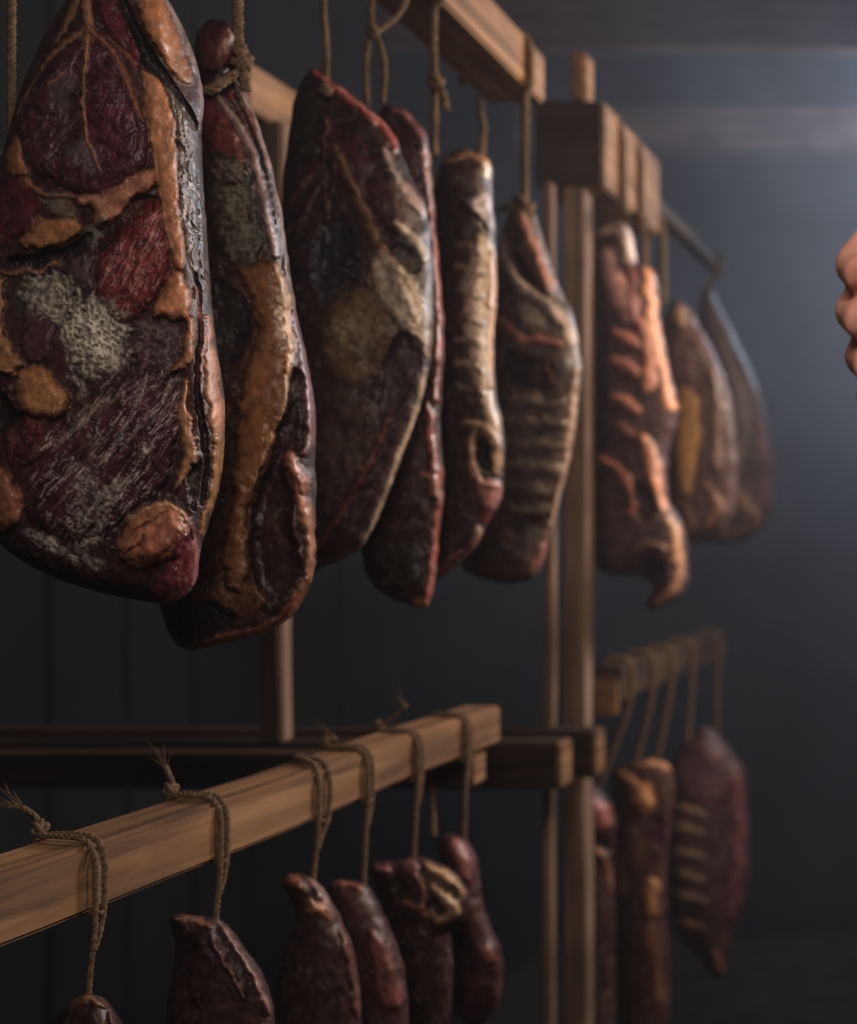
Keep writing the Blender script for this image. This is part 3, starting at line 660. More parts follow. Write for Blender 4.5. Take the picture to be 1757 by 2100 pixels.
meat('pink_rib_rack', 'pink rack of ribs lit orange on its right edge, dangling shreds below, past the posts',
 [(1212,480),(1234,452),(1270,447),(1296,468),(1303,540),(1330,543),(1350,570),(1353,650),(1366,730),(1386,800),(1394,860),(1376,900),(1366,960),(1371,1040),(1396,1060),(1411,1110),(1409,1160),(1411,1208),(1380,1236),(1336,1256),(1318,1238),(1350,1200),(1300,1180),(1250,1182),(1215,1165),(1205,1000),(1203,800),(1205,600)],
 1.58, MEAT3, [
 ('S', [(1226,480),(1262,464),(1288,486),(1290,530)], [14,26,28,22], (206,178,160), 9, RD()),
 ('S', [(1240,482),(1256,500),(1276,508)], [6,8,6], (70,54,44), -6, dict(warp=2)),
 ('S', [(1236,520),(1258,570),(1280,620),(1290,650)], [22,40,44,30], (190,144,142), 9, RD()),
 ('S', [(1296,560),(1300,620),(1306,660)], [20,24,20], (150,92,96), 6, dict()),
 ] + [('S', [(1256, y-10), (1284, y+2), (1306, y+20)], [10, 30, 16], (192, 124, 110), 13, FT(rag=4, warp=3)) for y in (690, 745, 822)] + [
 ('S', [(1262,868),(1292,884),(1316,900)], [10,24,14], (130,88,82), 8, dict()),
 ('S', [(1326,560),(1336,620),(1344,690),(1358,760),(1376,830)], [20,26,24,22,24], (216,146,96), 9, FT()),  # right edge fat, orange lamplight put into its colour
 ('S', [(1322,660),(1332,720),(1330,790)], [22,26,30], (196,130,108), 9, FT()),
 ('S', [(1234,942),(1266,962),(1292,990),(1300,1030),(1292,1050)], [14,22,22,18,14], (176,108,88), 9, FT()),
 ('S', [(1322,900),(1338,950),(1350,1000),(1360,1040)], [24,30,26,22], (204,138,104), 10, FT()),
 ('P', [(1210,580),(1244,600),(1250,900),(1225,940),(1205,900)], (60,44,54), -4, dict(soft=14)),
 ('P', [(1306,980),(1336,1010),(1350,1050),(1310,1070),(1296,1040)], (48,34,40), -9, dict(soft=14)),
 ('S', [(1376,1060),(1392,1100),(1390,1150)], [18,26,22], (196,146,106), 8, FT()),
 ('S', [(1296,1130),(1330,1112),(1370,1130)], [14,20,16], (130,96,84), 7, dict()),
 ('S', [(1394,1160),(1388,1200),(1350,1236)], [18,22,22], (160,116,88), 8, FT()),
 ('P', [(1310,1140),(1370,1150),(1366,1190),(1310,1180)], (42,32,40), -8, dict(soft=14)),
 ], step=4.4, T=.030, R=40, base=(76,54,58), crease=[(1280,447),(1310,700),(1340,1000),(1370,1250)], slope=0.25, seed=33)

meat('yellowish_slab', 'blurred slab with a yellowish fat edge just right of the pink ribs',
 [(1356,650),(1380,608),(1412,628),(1446,690),(1484,760),(1508,850),(1514,960),(1506,1070),(1452,1112),(1402,1120),(1362,1100),(1350,900),(1345,760)],
 1.80, MEAT3, [
 ('P', [(1366,630),(1400,620),(1416,660),(1390,680)], (150,120,88), 6, FT()),
 ('P', [(1370,690),(1420,720),(1436,790),(1400,800),(1370,760)], (96,70,74), 4, dict(soft=16)),
 ('P', [(1390,780),(1430,800),(1434,900),(1424,1000),(1400,1030),(1384,960),(1384,860)], (176,134,72), 9, FT(soft=20)),
 ('S', [(1462,760),(1472,860),(1466,960)], [16,26,22], (120,98,86), 7, RD()),
 ('S', [(1450,1000),(1480,1040),(1450,1080)], [18,28,20], (140,104,84), 7, dict()),
 ('S', [(1400,1040),(1420,1080),(1390,1105)], [16,20,14], (110,84,66), 5, dict()),
 ], step=5, T=.035, R=36, base=(84,62,60), seed=37)
meat('dark_slab', 'faint dark slab hazed by smoke, farthest right in the upper row',
 [(1424,640),(1450,572),(1486,640),(1522,720),(1556,790),(1580,880),(1590,1020),(1578,1070),(1532,1112),(1460,1124),(1424,1084),(1420,850)],
 2.2, MEAT3, [
 ('S', [(1480,700),(1510,800),(1520,900),(1500,1000)], [24,30,30,24], (96,84,84), 8, RD()),
 ('S', [(1440,1020),(1490,1000),(1550,1060)], [22,34,26], (134,98,82), 8, FT()),
 ('S', [(1560,860),(1572,960),(1570,1040)], [18,24,20], (90,60,70), 6, dict()),
 ('S', [(1440,1100),(1500,1100),(1560,1070)], [16,20,18], (126,94,66), 7, FT()),
 ], step=6, T=.05, R=36, base=(78,62,64), seed=41)
# ------------------------------------------------------------------ lower tier
meat('cured_joint', 'dark joint peeping in at the bottom under the first lower twine, lowest left',
 [(120,2075),(160,2040),(196,2036),(230,2060),(262,2120),(280,2220),(260,2340),(180,2380),(110,2340),(90,2220),(100,2130)],
 .64, MEAT2, [('S', [(140,2060),(180,2046),(215,2060)], [10,18,12], (104,66,50), 6, FT()), ('S', [(220,2070),(250,2130),(262,2220)], [10,18,16], (96,66,66), 6, RD())],
 step=5, T=.028, R=50, base=(50,30,30), seed=45)
meat('cured_joint', 'small dark joint with a pale shiny fold on the second lower twine',
 [(345,1880),(370,1872),(420,1880),(450,1885),(478,1905),(500,1945),(535,1985),(560,2050),(570,2150),(540,2260),(440,2300),(360,2260),(330,2150),(345,2040),(360,1950),(352,1905)],
 .74, MEAT2, [
 ('S', [(356,1888),(395,1884),(430,1900)], [10,18,12], (110,70,54), 7, FT()),  # top fold, brownish highlight put into the fat colour
 ('S', [(444,1890),(470,1925),(500,1965),(528,2010),(548,2080)], [8,14,16,16,12], (136,100,98), 8, RD()),  # ridge of the fold, pale highlight put into the colour
 ('S', [(432,1915),(440,1950),(470,1990),(500,2050)], [8,10,12,12], (104,74,80), 5, RD()),
 ('P', [(400,1920),(430,1940),(450,2020),(420,2080),(380,2040)], (58,34,34), 4, dict(soft=20)),
 ], step=4, T=.030, R=50, base=(62,40,40), seed=47)
meat('cured_joint', 'joint with three pale fatty lobes at its top on the third lower twine',
 [(572,1805),(600,1788),(630,1795),(655,1810),(675,1840),(700,1880),(730,1960),(745,2080),(730,2200),(640,2230),(580,2180),(560,2050),(585,1930),(612,1868),(590,1838)],
 .845, MEAT2, [
 ('P', [(574,1806),(604,1792),(632,1804),(628,1828),(600,1830)], (136,88,60), 9, FT()),
 ('S', [(640,1800),(662,1834),(680,1866)], [12,18,14], (130,100,98), 7, RD()),
 ('P', [(628,1838),(662,1845),(690,1876),(650,1885),(618,1866)], (150,104,76), 8, FT()),
 ('S', [(700,1900),(726,1990),(735,2080)], [18,24,22], (96,60,56), 6, RD()),
 ], step=4, T=.030, R=46, base=(66,44,42), seed=51)
meat('cured_joint', 'joint with a thin reddish lip, behind and right of the three-lobed one',
 [(668,1812),(700,1802),(740,1808),(765,1830),(790,1880),(815,1940),(835,2010),(840,2120),(810,2220),(730,2220),(700,2100),(690,1950),(675,1870)],
 .91, MEAT2, [
 ('S', [(672,1815),(705,1808),(740,1820)], [10,16,12], (118,62,48), 6, FT()),
 ('P', [(744,1812),(760,1815),(756,1832),(744,1832)], (120,100,84), 4, dict()),
 ('P', [(756,1900),(785,1920),(818,1980),(830,2060),(790,2080),(762,2000)], (124,76,74), 8, RD(soft=20)),
 ], step=4, T=.030, R=44, base=(68,42,42), seed=55)
meat('rolled_joint', 'rolled joint, fat curled like a spiral at its top, on the fifth lower twine',
 [(755,1775),(775,1762),(810,1768),(850,1752),(890,1765),(930,1785),(958,1820),(966,1860),(950,1895),(920,1905),(930,1960),(925,2060),(915,2180),(850,2220),(790,2180),(780,2050),(790,1940),(790,1860),(765,1810)],
 .99, MEAT2, [
 ('P', [(758,1775),(800,1770),(800,1795),(770,1798)], (118,68,64), 8, dict()),
 ('P', [(820,1765),(860,1758),(860,1785),(825,1788)], (124,84,80), 7, FT()),
 ('S', [(880,1778),(915,1795),(945,1828)], [14,22,18], (156,122,84), 10, FT()),
 ('S', [(852,1790),(870,1830),(862,1862)], [12,18,14], (140,100,92), 8, FT()),
 ('S', [(890,1815),(925,1850),(935,1880),(905,1896),(880,1870)], [14,28,30,22,12], (164,138,100), 11, FT()),
 ('P', [(890,1845),(906,1850),(902,1866),(888,1862)], (40,30,26), -8, dict()),
 ('P', [(800,1800),(840,1800),(846,1830),(810,1840)], (44,36,28), -8, dict()),
 ('S', [(828,1850),(855,1862),(880,1885)], [14,20,14], (150,96,74), 9, FT()),
 ('P', [(800,1900),(900,1910),(910,2000),(880,2080),(810,2060)], (46,28,28), 3, dict(soft=30)),
 ], step=4, T=.034, R=44, base=(54,32,30), seed=59)
meat('cured_joint', 'pinkish smooth joint at the far end of the lower rail, topmost behind the rolled one',
 [(890,1725),(912,1708),(940,1708),(962,1730),(976,1752),(983,1790),(985,1830),(1000,1890),(1025,1935),(1035,1990),(1020,2080),(960,2120),(920,2060),(920,1950),(915,1840),(905,1770)],
 1.085, MEAT2, [
 ('P', [(912,1722),(945,1715),(966,1745),(976,1800),(950,1810),(925,1770)], (134,84,86), 9, RD(soft=20)),
 ('P', [(975,1935),(1018,1940),(1024,1975),(990,1985)], (116,72,60), 6, FT()),
 ], step=4, T=.030, R=40, base=(70,42,44), seed=63)
meat('cured_joint', 'dark joint with a pink rounded lump on top, behind the posts at lower right',
 [(1182,1640),(1200,1612),(1224,1604),(1252,1640),(1266,1690),(1262,1730),(1254,1790),(1262,1870),(1262,2000),(1258,2160),(1190,2190),(1172,2050),(1176,1900),(1172,1760),(1176,1690)],
 1.60, MEAT3, [
 ('P', [(1184,1640),(1214,1632),(1244,1650),(1262,1694),(1236,1706),(1200,1692)], (150,88,88), 12, FT(soft=20)),
 ('P', [(1200,1715),(1250,1712),(1250,1750),(1204,1745)], (36,24,26), -10, dict(soft=10)),
 ('S', [(1224,1745),(1248,1765),(1256,1820)], [14,18,16], (130,88,64), 7, FT()),
 ], step=5, T=.035, R=36, base=(64,42,40), seed=67)
meat('cured_joint', 'long joint with an amber fat top, middle of the far lower group',
 [(1250,1580),(1290,1558),(1340,1556),(1378,1568),(1384,1620),(1376,1700),(1366,1800),(1368,1900),(1376,2010),(1372,2160),(1290,2190),(1262,2100),(1264,1900),(1262,1700)],
 1.72, MEAT3, [
 ('S', [(1262,1580),(1292,1604),(1320,1650)], [14,26,30], (176,122,88), 10, FT()),
 ('S', [(1320,1570),(1350,1562),(1374,1572)], [10,20,16], (170,116,72), 7, FT()),
 ('P', [(1304,1600),(1336,1612),(1342,1660),(1318,1680),(1300,1640)], (188,130,78), 6, FT()),
 ('P', [(1256,1630),(1284,1640),(1296,1690),(1270,1690)], (70,62,44), -4, dict()),
 ('P', [(1332,1676),(1358,1682),(1362,1740),(1340,1748)], (76,40,60), -8, dict(soft=12)),
 ('P', [(1274,1690),(1320,1700),(1330,1780),(1280,1790)], (96,70,58), 4, dict(rag=12)),
 ('S', [(1266,1760),(1272,1830)], [18,18], (150,104,62), 6, dict()),  # amber fat patch, grouped with the flesh part
 ('S', [(1338,1812),(1336,1870)], [26,24], (168,118,74), 8, dict()),  # orange fat patch, also grouped with the flesh part
 ('S', [(1330,1900),(1345,1980),(1350,2050)], [22,26,24], (110,72,56), 5, dict()),
 ], step=5, T=.035, R=36, base=(72,48,44), seed=71)
meat('far_rib_rack', 'dim dark red rib rack, rightmost of the far lower group',
 [(1366,1570),(1396,1528),(1430,1488),(1462,1492),(1500,1540),(1534,1580),(1536,1700),(1538,1850),(1508,1900),(1490,1960),(1484,2010),(1456,2000),(1430,1960),(1382,1920),(1368,1800)],
 1.95, MEAT3, [
 ('P', [(1380,1560),(1430,1500),(1500,1560),(1500,1640),(1440,1660),(1390,1640)], (92,58,62), 7, dict(soft=24)),
 ] + [('S', [(1374, y), (1405, y+8), (1440, y+20)], [10, 22, 12], (134, 106, 82), 11, FT(warp=3)) for y in (1650, 1690, 1740, 1786, 1830, 1886)] + [
 ('S', [(1510,1600),(1516,1700),(1510,1800),(1500,1880)], [26,34,34,26], (100,58,62), 8, RD()),
 ('S', [(1470,1960),(1480,1990)], [18,20], (126,78,62), 6, FT()),
 ], step=5.5, T=.045, R=36, base=(72,48,48), seed=75)
# ------------------------------------------------------------------ the room
def struct(o): o['kind'] = 'structure'; return o
XL, XR, YB, YF = -1.50, 1.60, 4.0, -1.6
ZC = H+CH
struct(board('floor', (XL-.1, YF-.1, -.1), (XR+.1, YB+.1, 0), M_floor, origin=(0, 0, 0), bevel=0))
ceil_ = struct(board('ceiling', (XL-.1, YF-.1, ZC+.02), (XR+.1, YB+.1, ZC+.1), M_ceil, origin=(0, 0, ZC), bevel=0))
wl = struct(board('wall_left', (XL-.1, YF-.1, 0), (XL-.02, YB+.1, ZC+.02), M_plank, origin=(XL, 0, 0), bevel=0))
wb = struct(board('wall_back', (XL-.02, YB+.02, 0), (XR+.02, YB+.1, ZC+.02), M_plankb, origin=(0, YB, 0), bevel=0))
wr = struct(board('wall_right', (XR+.02, YF-.1, 0), (XR+.1, YB+.1, ZC+.02), M_plank, origin=(XR, 0, 0), bevel=0))
wf = struct(board('wall_front', (XL-.02, YF-.1, 0), (XR+.02, YF-.02, ZC+.02), M_plank, origin=(0, YF, 0), bevel=0))
rnd = random.Random(4)
def planks(parent, n, a0, a1, along, at, thick, mat, z0=0.0, z1=ZC+.02):
    w_ = (a1-a0)/n
    protos = []
    for k in range(3):
        lo = [0, 0, z0]; hi = [0, 0, z1]; lo[along] = .003; hi[along] = w_-.003
        o_ = 1-along; lo[o_] = min(0, thick); hi[o_] = max(0, thick)
        protos.append(boxmesh('plank', lo, hi, (0, 0, 0), bevel=.004, wob=.0012, seg=6, seed=k)); protos[-1].materials.append(mat)
    for k in range(n):
        o = bpy.data.objects.new('plank', protos[k % 3]); C.objects.link(o); o.parent = parent
        pos = [0, 0, 0]; pos[along] = a0+k*w_; pos[1-along] = at+rnd.uniform(-.004, .004)
        o.location = Vector(pos)-parent.location
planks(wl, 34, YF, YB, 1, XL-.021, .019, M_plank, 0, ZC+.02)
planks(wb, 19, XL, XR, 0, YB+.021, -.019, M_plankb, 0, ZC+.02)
# ceiling joists run across the aisle
for i, y in enumerate((-.6, .45, 1.40, 2.86)):
    struct(board('trim_%d' % (i+1), (XL, y, H+1.21), (XR, y+.05, ZC+.02), M_joist, origin=(0, y, ZC), bevel=.004, wob=.002, seg=8, seed=i))
tag(board('tie_beam', (XL, 3.65, H+1.23), (XR, 3.77, H+1.36), M_joist, origin=(0, 3.65, H+1.23), bevel=.005, wob=.002, seg=8, seed=9),
    'broad pinkish roof beam crossing the smoky upper right', 'beam')

# ------------------------------------------------------------------ drying racks
rack = empty('drying_rack', (-.49, .9, 0), 'near wooden drying rack with long lower rail and twine knotted over it', 'rack')
def rb(name, lo, hi, mat, **kw): return board(name, lo, hi, mat, rack, bevel=kw.pop('bevel', .0025), **kw)
rb('lower_rail', (-.526, .18, H-.200), (-.490, 1.165, H-.1635), M_rail, wob=.0012, seg=14, seed=1)
rb('upper_rail', (-.536, .12, H+.465), (-.476, 1.242, H+.515), M_railup_lit, wob=.001, seg=10, seed=2)
rb('crossbar', (XL, 1.120, H-.235), (-.500, 1.150, H-.204), M_cross_shade, seg=6, wob=.0008, seed=4, ends=(0, M_rail))  # lit right end painted with the lighter rail wood
rb('crossbar', (XL, .30, H+.430), (-.470, .335, H+.464), M_cross_shade, seg=6, wob=.0008, seed=5)
rb('post', (-.812, 1.290, H-.222), (-.787, 1.312, H+.464), M_post, seg=8, wob=.001, seed=6)
rb('back_rail', (-.85, 1.255, H+.465), (-.80, 1.42, H+.515), M_railup_lit, seed=7)
rb('post', (-.553, 1.50, 0), (-.526, 1.535, H+.455), M_post, seg=12, wob=.001, seed=8)
rb('brace_post', (-.568, 1.468, 0), (-.556, 1.486, H+.452), M_post, seg=12, wob=.001, seed=9)
far = empty('drying_rack', (-.49, 1.9, 0), 'far drying rack deeper in the smoke with heavy blocky upper beam', 'rack')
def fb(name, lo, hi, mat, **kw): return board(name, lo, hi, mat, far, bevel=kw.pop('bevel', .003), **kw)
fb('beam_end', (-.590, 1.50, H+.456), (-.500, 1.745, H+.566), M_railup_lit, ends=(1, M_cross_shade), seg=4, wob=.001, seed=10)  # shade on the camera-facing end painted with the darker wood
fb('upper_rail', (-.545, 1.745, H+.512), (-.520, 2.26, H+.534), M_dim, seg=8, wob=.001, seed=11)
fb('stub_post', (-.545, 1.50, H+.567), (-.524, 1.53, H+.628), M_railup_lit, seed=12)
fb('crossbar', (XL, 1.30, H-.276), (-.483, 1.34, H-.224), M_cross_shade, seg=6, seed=13, ends=(0, M_rail))
fb('crossbar', (XL, 1.44, H-.292), (-.492, 1.478, H-.233), M_cross_shade, seg=6, seed=14, ends=(0, M_rail))
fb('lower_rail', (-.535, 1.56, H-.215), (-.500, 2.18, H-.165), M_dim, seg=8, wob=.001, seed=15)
fb('end_block', (-.530, 1.545, H-.232), (-.500, 1.559, H-.180), M_rail, seed=17)

# ------------------------------------------------------------------ twine on the upper rails
def drop(x, d, y1, wob=3):
    """cord from over the upper rail straight down to pixel height y1 at distance d"""
    X = min((x-CX)/F*d, -.4725); e = P(x, y1, d); zt = H+.515; zb = H+.465
    over = [Vector((-.5400, d-.002, zb-.002)), Vector((-.5395, d-.001, zt+.002)), Vector((-.506, d, zt+.0045)), Vector((-.4725, d, zt+.001)), Vector((-.4725, d, zb))]
    if X < -.475: over += [Vector((-.474, d, zb-.004)), Vector((X, d, zb-.006))]
    n = 7; pts = []
    for k in range(1, n+1):
        t = k/n; pts.append(Vector((X*(1-t)+e.x*t+math.sin(t*7+x)*wob*d/F*(1-t), d, (zb-.02)*(1-t)+e.z*t)))
    return over+pts
tw = {}
twine('twine looped over the upper rail at the dark upper left corner', [drop(24, .70, 330)], knot=P(14, 330, .70), r=.0022)
twine('twine holding the large marbled slab in the foreground', [drop(235, .655, -70)], knot=P(235, -60, .655), r=.0026)
twine('taut twine knotted around the neck of the second slab', [drop(489, .730, 150), [P(486, 150, .722), P(455, 170, .708), P(425, 188, .706), P(404, 178, .712), P(396, 160, .73), P(420, 150, .752), P(460, 150, .752), P(490, 152, .735)], [P(492, 90, .728), P(503, 115, .725), P(500, 160, .724), P(505, 185, .726)]],
      knot=P(494, 122, .724), tails=(), r=.0030, knot_r=.0050)
twine('crooked twine piercing the third slab near its peak', [drop(668, .880, 200, 9)], knot=P(668, 185, .862), r=.0026, knot_r=.003)
twine('forked twine with two strands dropping to the narrow red slab', [drop(762, .952, 62), [P(765, 62, .952), P(752, 90, .95), P(750, 150, .95), P(752, 215, .945)], [P(765, 62, .952), P(783, 95, .955), P(790, 150, .955), P(784, 210, .95)], [P(767, 68, .952), P(795, 50, .96), P(822, 25, .968), P(835, -8, .975)]],
      knot=P(765, 64, .950), r=.0025, knot_r=.004)
twine('thick twine with loose knotted tail above the pale ribbed piece', [drop(890, 1.0, 322), [P(890, 165, .997), P(903, 180, .99), P(912, 205, .99), P(913, 226, .99)]], knot=P(893, 168, .992), r=.0034, knot_r=.005)
twine('dim slack twine behind the pale ribbed piece', [[Vector((-.5400, 1.225, H+.465)), P(985, 232, 1.225), P(992, 260, 1.215), P(988, 290, 1.18), P(986, 335, 1.05)]], r=.0034)
twine('straight twine from the end of the near upper rail', [drop(1076, 1.19, 425, 1)], knot=P(1072, 425, 1.185), tails=([P(1072, 425, 1.185), P(1050, 424, 1.18), P(1030, 428, 1.18)],), r=.0042, knot_r=.009)
def drop2(x, d, y1, z=None):
    X = (x-CX)/F*d; e = P(x, y1, d); z0, z1, xa, xb = (.456, .566, -.590, -.500) if d < 1.74 else (.512, .534, -.545, -.520)
    return [Vector((xa-.003, d, H+z0+.01)), Vector((xa-.003, d, H+z1+.004)), Vector(((xa+xb)/2, d, H+z1+.006)), Vector((xb+.004, d, H+z1+.004)), Vector((xb+.004, d, H+z0+.004)), Vector((X, d, H+z0-.03)), e]
twine('twine with a stubby knot over the pink ribbed rack', [drop2(1284, 1.56, 455)], knot=P(1312, 455, 1.55), tails=([P(1290, 440, 1.55), P(1312, 455, 1.55), P(1322, 470, 1.55)],), r=.0050, knot_r=.009)
twine('pale twine beside the stubby knot, right of the pink ribbed rack', [drop2(1322, 1.64, 550)], r=.0050)
twine('blurred twine deep in the smoke over the yellowish slab', [drop2(1358, 1.75, 620)], r=.0060)
twine('faintest farthest twine fading in the smoke', [drop2(1452, 2.2, 590)], r=.0050)

# ------------------------------------------------------------------ twine over the lower rail
def over(x, y1, d, lab, tails=(), two=.0065, tailk=None, r=.0015, slant=0.0):
    Xf = -.4862; Xb = -.5300; zt = H-.1635; zb = H-.200
    e = P(x, y1, d)
    a = [Vector((Xb, d+.01+slant, zb-.004)), Vector((Xb, d+.01+slant, zt+.001)), Vector(((Xf+Xb)/2, d+.004+slant*.5, zt+.0034)), Vector((Xf, d, zt+.0015)), Vector((Xf, d, zb)), Vector((Xf-.002, d+.001, zb-.018)), Vector(((Xf+e.x)/2-.001, d, (zb+e.z)/2-.01)), e]
    b = [Vector((Xb, d+.012+slant, zb-.004)), Vector((Xb-.001, d+.014+slant, zt+.001)), Vector(((Xf+Xb)/2, d+.010+slant*.5, zt+.0034)), Vector((Xf, d+two, zt+.0015)), Vector((Xf, d+two, zb)), Vector((Xf-.001, d+.004, zb-.014)), Vector((Xf-.002, d+.001, zb-.022))]
    k = Vector((Xb+.004, d+.012+slant, zt+.005))
    tl = []
    for t in tails: tl.append([k]+[P(px, py, k.y+dy) for px, py, dy in t])
    return twine(lab, [a, b, [b[0], Vector((Xf+.001, d+.003, zb-.002))]], knot=k if tails or tailk else None, tails=tl, r=r, knot_r=.0034, group=None)
over(181, 2040, .633, 'first twine on the lower rail, with a long frayed tuft pointing up left', tails=([(75, 1672, 0), (45, 1655, -.002)], [(80, 1680, .004), (30, 1650, .006)]))
over(441, 1905, .735, 'second twine on the lower rail, with a thick frayed end standing up', tails=([(355, 1605, 0), (338, 1570, 0)],), r=.0018)
over(641, 1815, .842, 'third twine on the lower rail, a doubled loop arched across its top', two=.014, slant=.03, r=.0019)
over(745, 1830, .908, 'fourth twine on the lower rail, knotted with a pale stub', tails=([(690, 1518, 0), (678, 1508, 0)],), r=.0019)
over(848, 1765, .987, 'fifth twine on the lower rail, above the rolled joint', tails=([(833, 1450, 0), (828, 1445, 0)],), r=.0021)
over(951, 1725, 1.079, 'sixth twine on the lower rail, nearest its far end', r=.0022)
twine('dim twine hanging behind the lower rail beside the rolled joint', [[P(880, 1560, 1.12), P(886, 1640, 1.12), P(889, 1715, 1.11)]], knot=None, r=.0028)
for x, d, y1, lab in ((1222, 1.60, 1625, 'far lower rail twine at left, on the pink lump'), (1300, 1.70, 1575, 'far lower rail twine over the amber topped joint'),
                      (1345, 1.80, 1565, 'far lower rail twine between amber joint and ribs'), (1410, 1.92, 1525, 'far lower rail twine over the dim ribbed rack'), (1470, 2.1, 1505, 'farthest lower rail twine, rightmost and faint')):
    X = (x-CX)/F*d
    twine(lab, [[Vector((-.538, d, H-.20)), Vector((-.538, d, H-.162)), Vector((-.517, d, H-.160)), Vector((-.496, d, H-.163)), Vector((-.496, d, H-.22)), P(x, y1, d)]], r=.0045)
# ------------------------------------------------------------------ the person: only the curled fingers reach into the picture
def skinmat():
    m, nt, b = newmat('skin'); tc = N(nt, 'ShaderNodeTexCoord')
    n = N(nt, 'ShaderNodeTexNoise'); n.inputs['Scale'].default_value = 70; n.inputs['Detail'].default_value = 5
    nt.links.new(tc.outputs['Object'], n.inputs[0])
    r = N(nt, 'ShaderNodeValToRGB'); nt.links.new(n.outputs[0], r.inputs[0])
    r.color_ramp.elements[0].position = .3; r.color_ramp.elements[0].color = (*s2l((206, 132, 112)), 1)
    r.color_ramp.elements[1].position = .7; r.color_ramp.elements[1].color = (*s2l((234, 172, 148)), 1)
    nt.links.new(r.outputs[0], b.inputs['Base Color']); b.inputs['Roughness'].default_value = .48
    b.inputs['Subsurface Weight'].default_value = .15; b.inputs['Subsurface Radius'].default_value = (.01, .004, .002); b.inputs['Subsurface Scale'].default_value = .4
    n2 = N(nt, 'ShaderNodeTexNoise'); n2.inputs['Scale'].default_value = 420; nt.links.new(tc.outputs['Object'], n2.inputs[0])
    bp = N(nt, 'ShaderNodeBump'); bp.inputs['Strength'].default_value = .25; bp.inputs['Distance'].default_value = .0006
    nt.links.new(n2.outputs[0], bp.inputs['Height']); nt.links.new(bp.outputs[0], b.inputs['Normal'])
    return m
M_skin = skinmat(); M_nail = plain('nail', (224, 176, 160), .3, 80, .08, .0001)
M_shirt = plain('dark_work_shirt', (44, 46, 54), .9, 90, .25); M_trous = plain('grey_trousers', (50, 48, 46), .9, 70, .25)
M_boot = plain('black_boot', (24, 22, 20), .5, 60, .3); M_hair = plain('brown_hair', (46, 32, 24), .6, 160, .4, .002)
M_eye = plain('eye', (226, 222, 216), .2, 20, .02, .00001); M_iris = plain('iris', (60, 42, 30), .2, 20, .02, .00001)
per = empty('person', (.48, .71, 0), 'person at the right edge of the picture, only curled pink fingers in view', 'person')
def ball(bm, c, r, sc=(1, 1, 1)):
    g = bmesh.ops.create_icosphere(bm, subdivisions=3, radius=r)
    for v in g['verts']: v.co = Vector((v.co.x*sc[0], v.co.y*sc[1], v.co.z*sc[2]))+Vector(c)
def limb(bm, pts):
    """chain of (position, radius): tapered and rounded at every joint"""
    for (a, ra), (b, rb_) in zip(pts, pts[1:]):
        a = Vector(a); b = Vector(b); L = (b-a).length; n = max(2, int(L/(min(ra, rb_)*.35)))
        for k in range(n+1):
            t = k/n; g = bmesh.ops.create_icosphere(bm, subdivisions=2, radius=ra*(1-t)+rb_*t)
            c = a.lerp(b, t)
            for v in g['verts']: v.co += c
def fuse(name, bm, voxel, mat, smooth=4):
    me = bpy.data.meshes.new('tmp'); bm.to_mesh(me); bm.free()
    o = bpy.data.objects.new('tmp', me); C.objects.link(o)
    r = o.modifiers.new('r', 'REMESH'); r.mode = 'VOXEL'; r.voxel_size = voxel; r.use_smooth_shade = True
    s = o.modifiers.new('s', 'SMOOTH'); s.iterations = smooth; s.factor = .5
    dg = bpy.context.evaluated_depsgraph_get(); me2 = bpy.data.meshes.new_from_object(o.evaluated_get(dg))
    bpy.data.objects.remove(o); me2.name = name; me2.materials.clear(); me2.materials.append(mat)
    for p in me2.polygons: p.use_smooth = True
    return me2
# left hand, fingers curled, back of the fingers to the left
bm = bmesh.new()
wr_ = P(2195, 735, .570); px2 = .52/F
tips = []
for (yx, x, ra, le, tx) in ((540, 1755, .0096, 0, 0), (634, 1756, .0099, 0, 2), (727, 1774, .0095, 4, 0), (808, 1792, .0084, 10, -4)):
    mcp = P(1858+le*2, yx-92, .566); pip = P(x+3, yx+4, .538); dip = P(x+16, yx+24, .513); tip = P(x+64+tx, yx+16, .500)
    mid = mcp.lerp(pip, .5)+Vector((-.002, -.002, .002))
    base = mcp.lerp(wr_, .45)
    limb(bm, [(base, .0125), (mcp, ra*1.18), (mid, ra*1.0), (pip, ra*1.12), (pip.lerp(dip, .5), ra*.97), (dip, ra*.98), (tip, ra*.84)])
    tips.append((dip, tip, ra))
for a_, b_ in ((0, 1), (1, 2), (2, 3)):
    pa = P(1885, (545, 640, 733, 812)[a_]-86, .568); pb = P(1885, (545, 640, 733, 812)[b_]-86, .568)
    limb(bm, [(pa, .0120), (pb, .0120)]); limb(bm, [(pa.lerp(wr_, .5), .0150), (pb.lerp(wr_, .5), .0150)])
    limb(bm, [(pa, .0118), (wr_, .0190)])
th0 = wr_+Vector((-.018, -.012, .020)); th1 = P(1985, 560, .530); th2 = P(1895, 555, .507); th3 = P(1835, 585, .490)
limb(bm, [(wr_, .020), (th0, .0170), (th1, .0125), (th2, .0108), (th3, .0090)])
el = Vector((.25, .61, 1.30))
limb(bm, [(wr_, .0215), (wr_+Vector((.02, .004, -.010)), .0230), (wr_.lerp(el, .35), .030)])
hand = fuse('hand', bm, .0016, M_skin, 5)
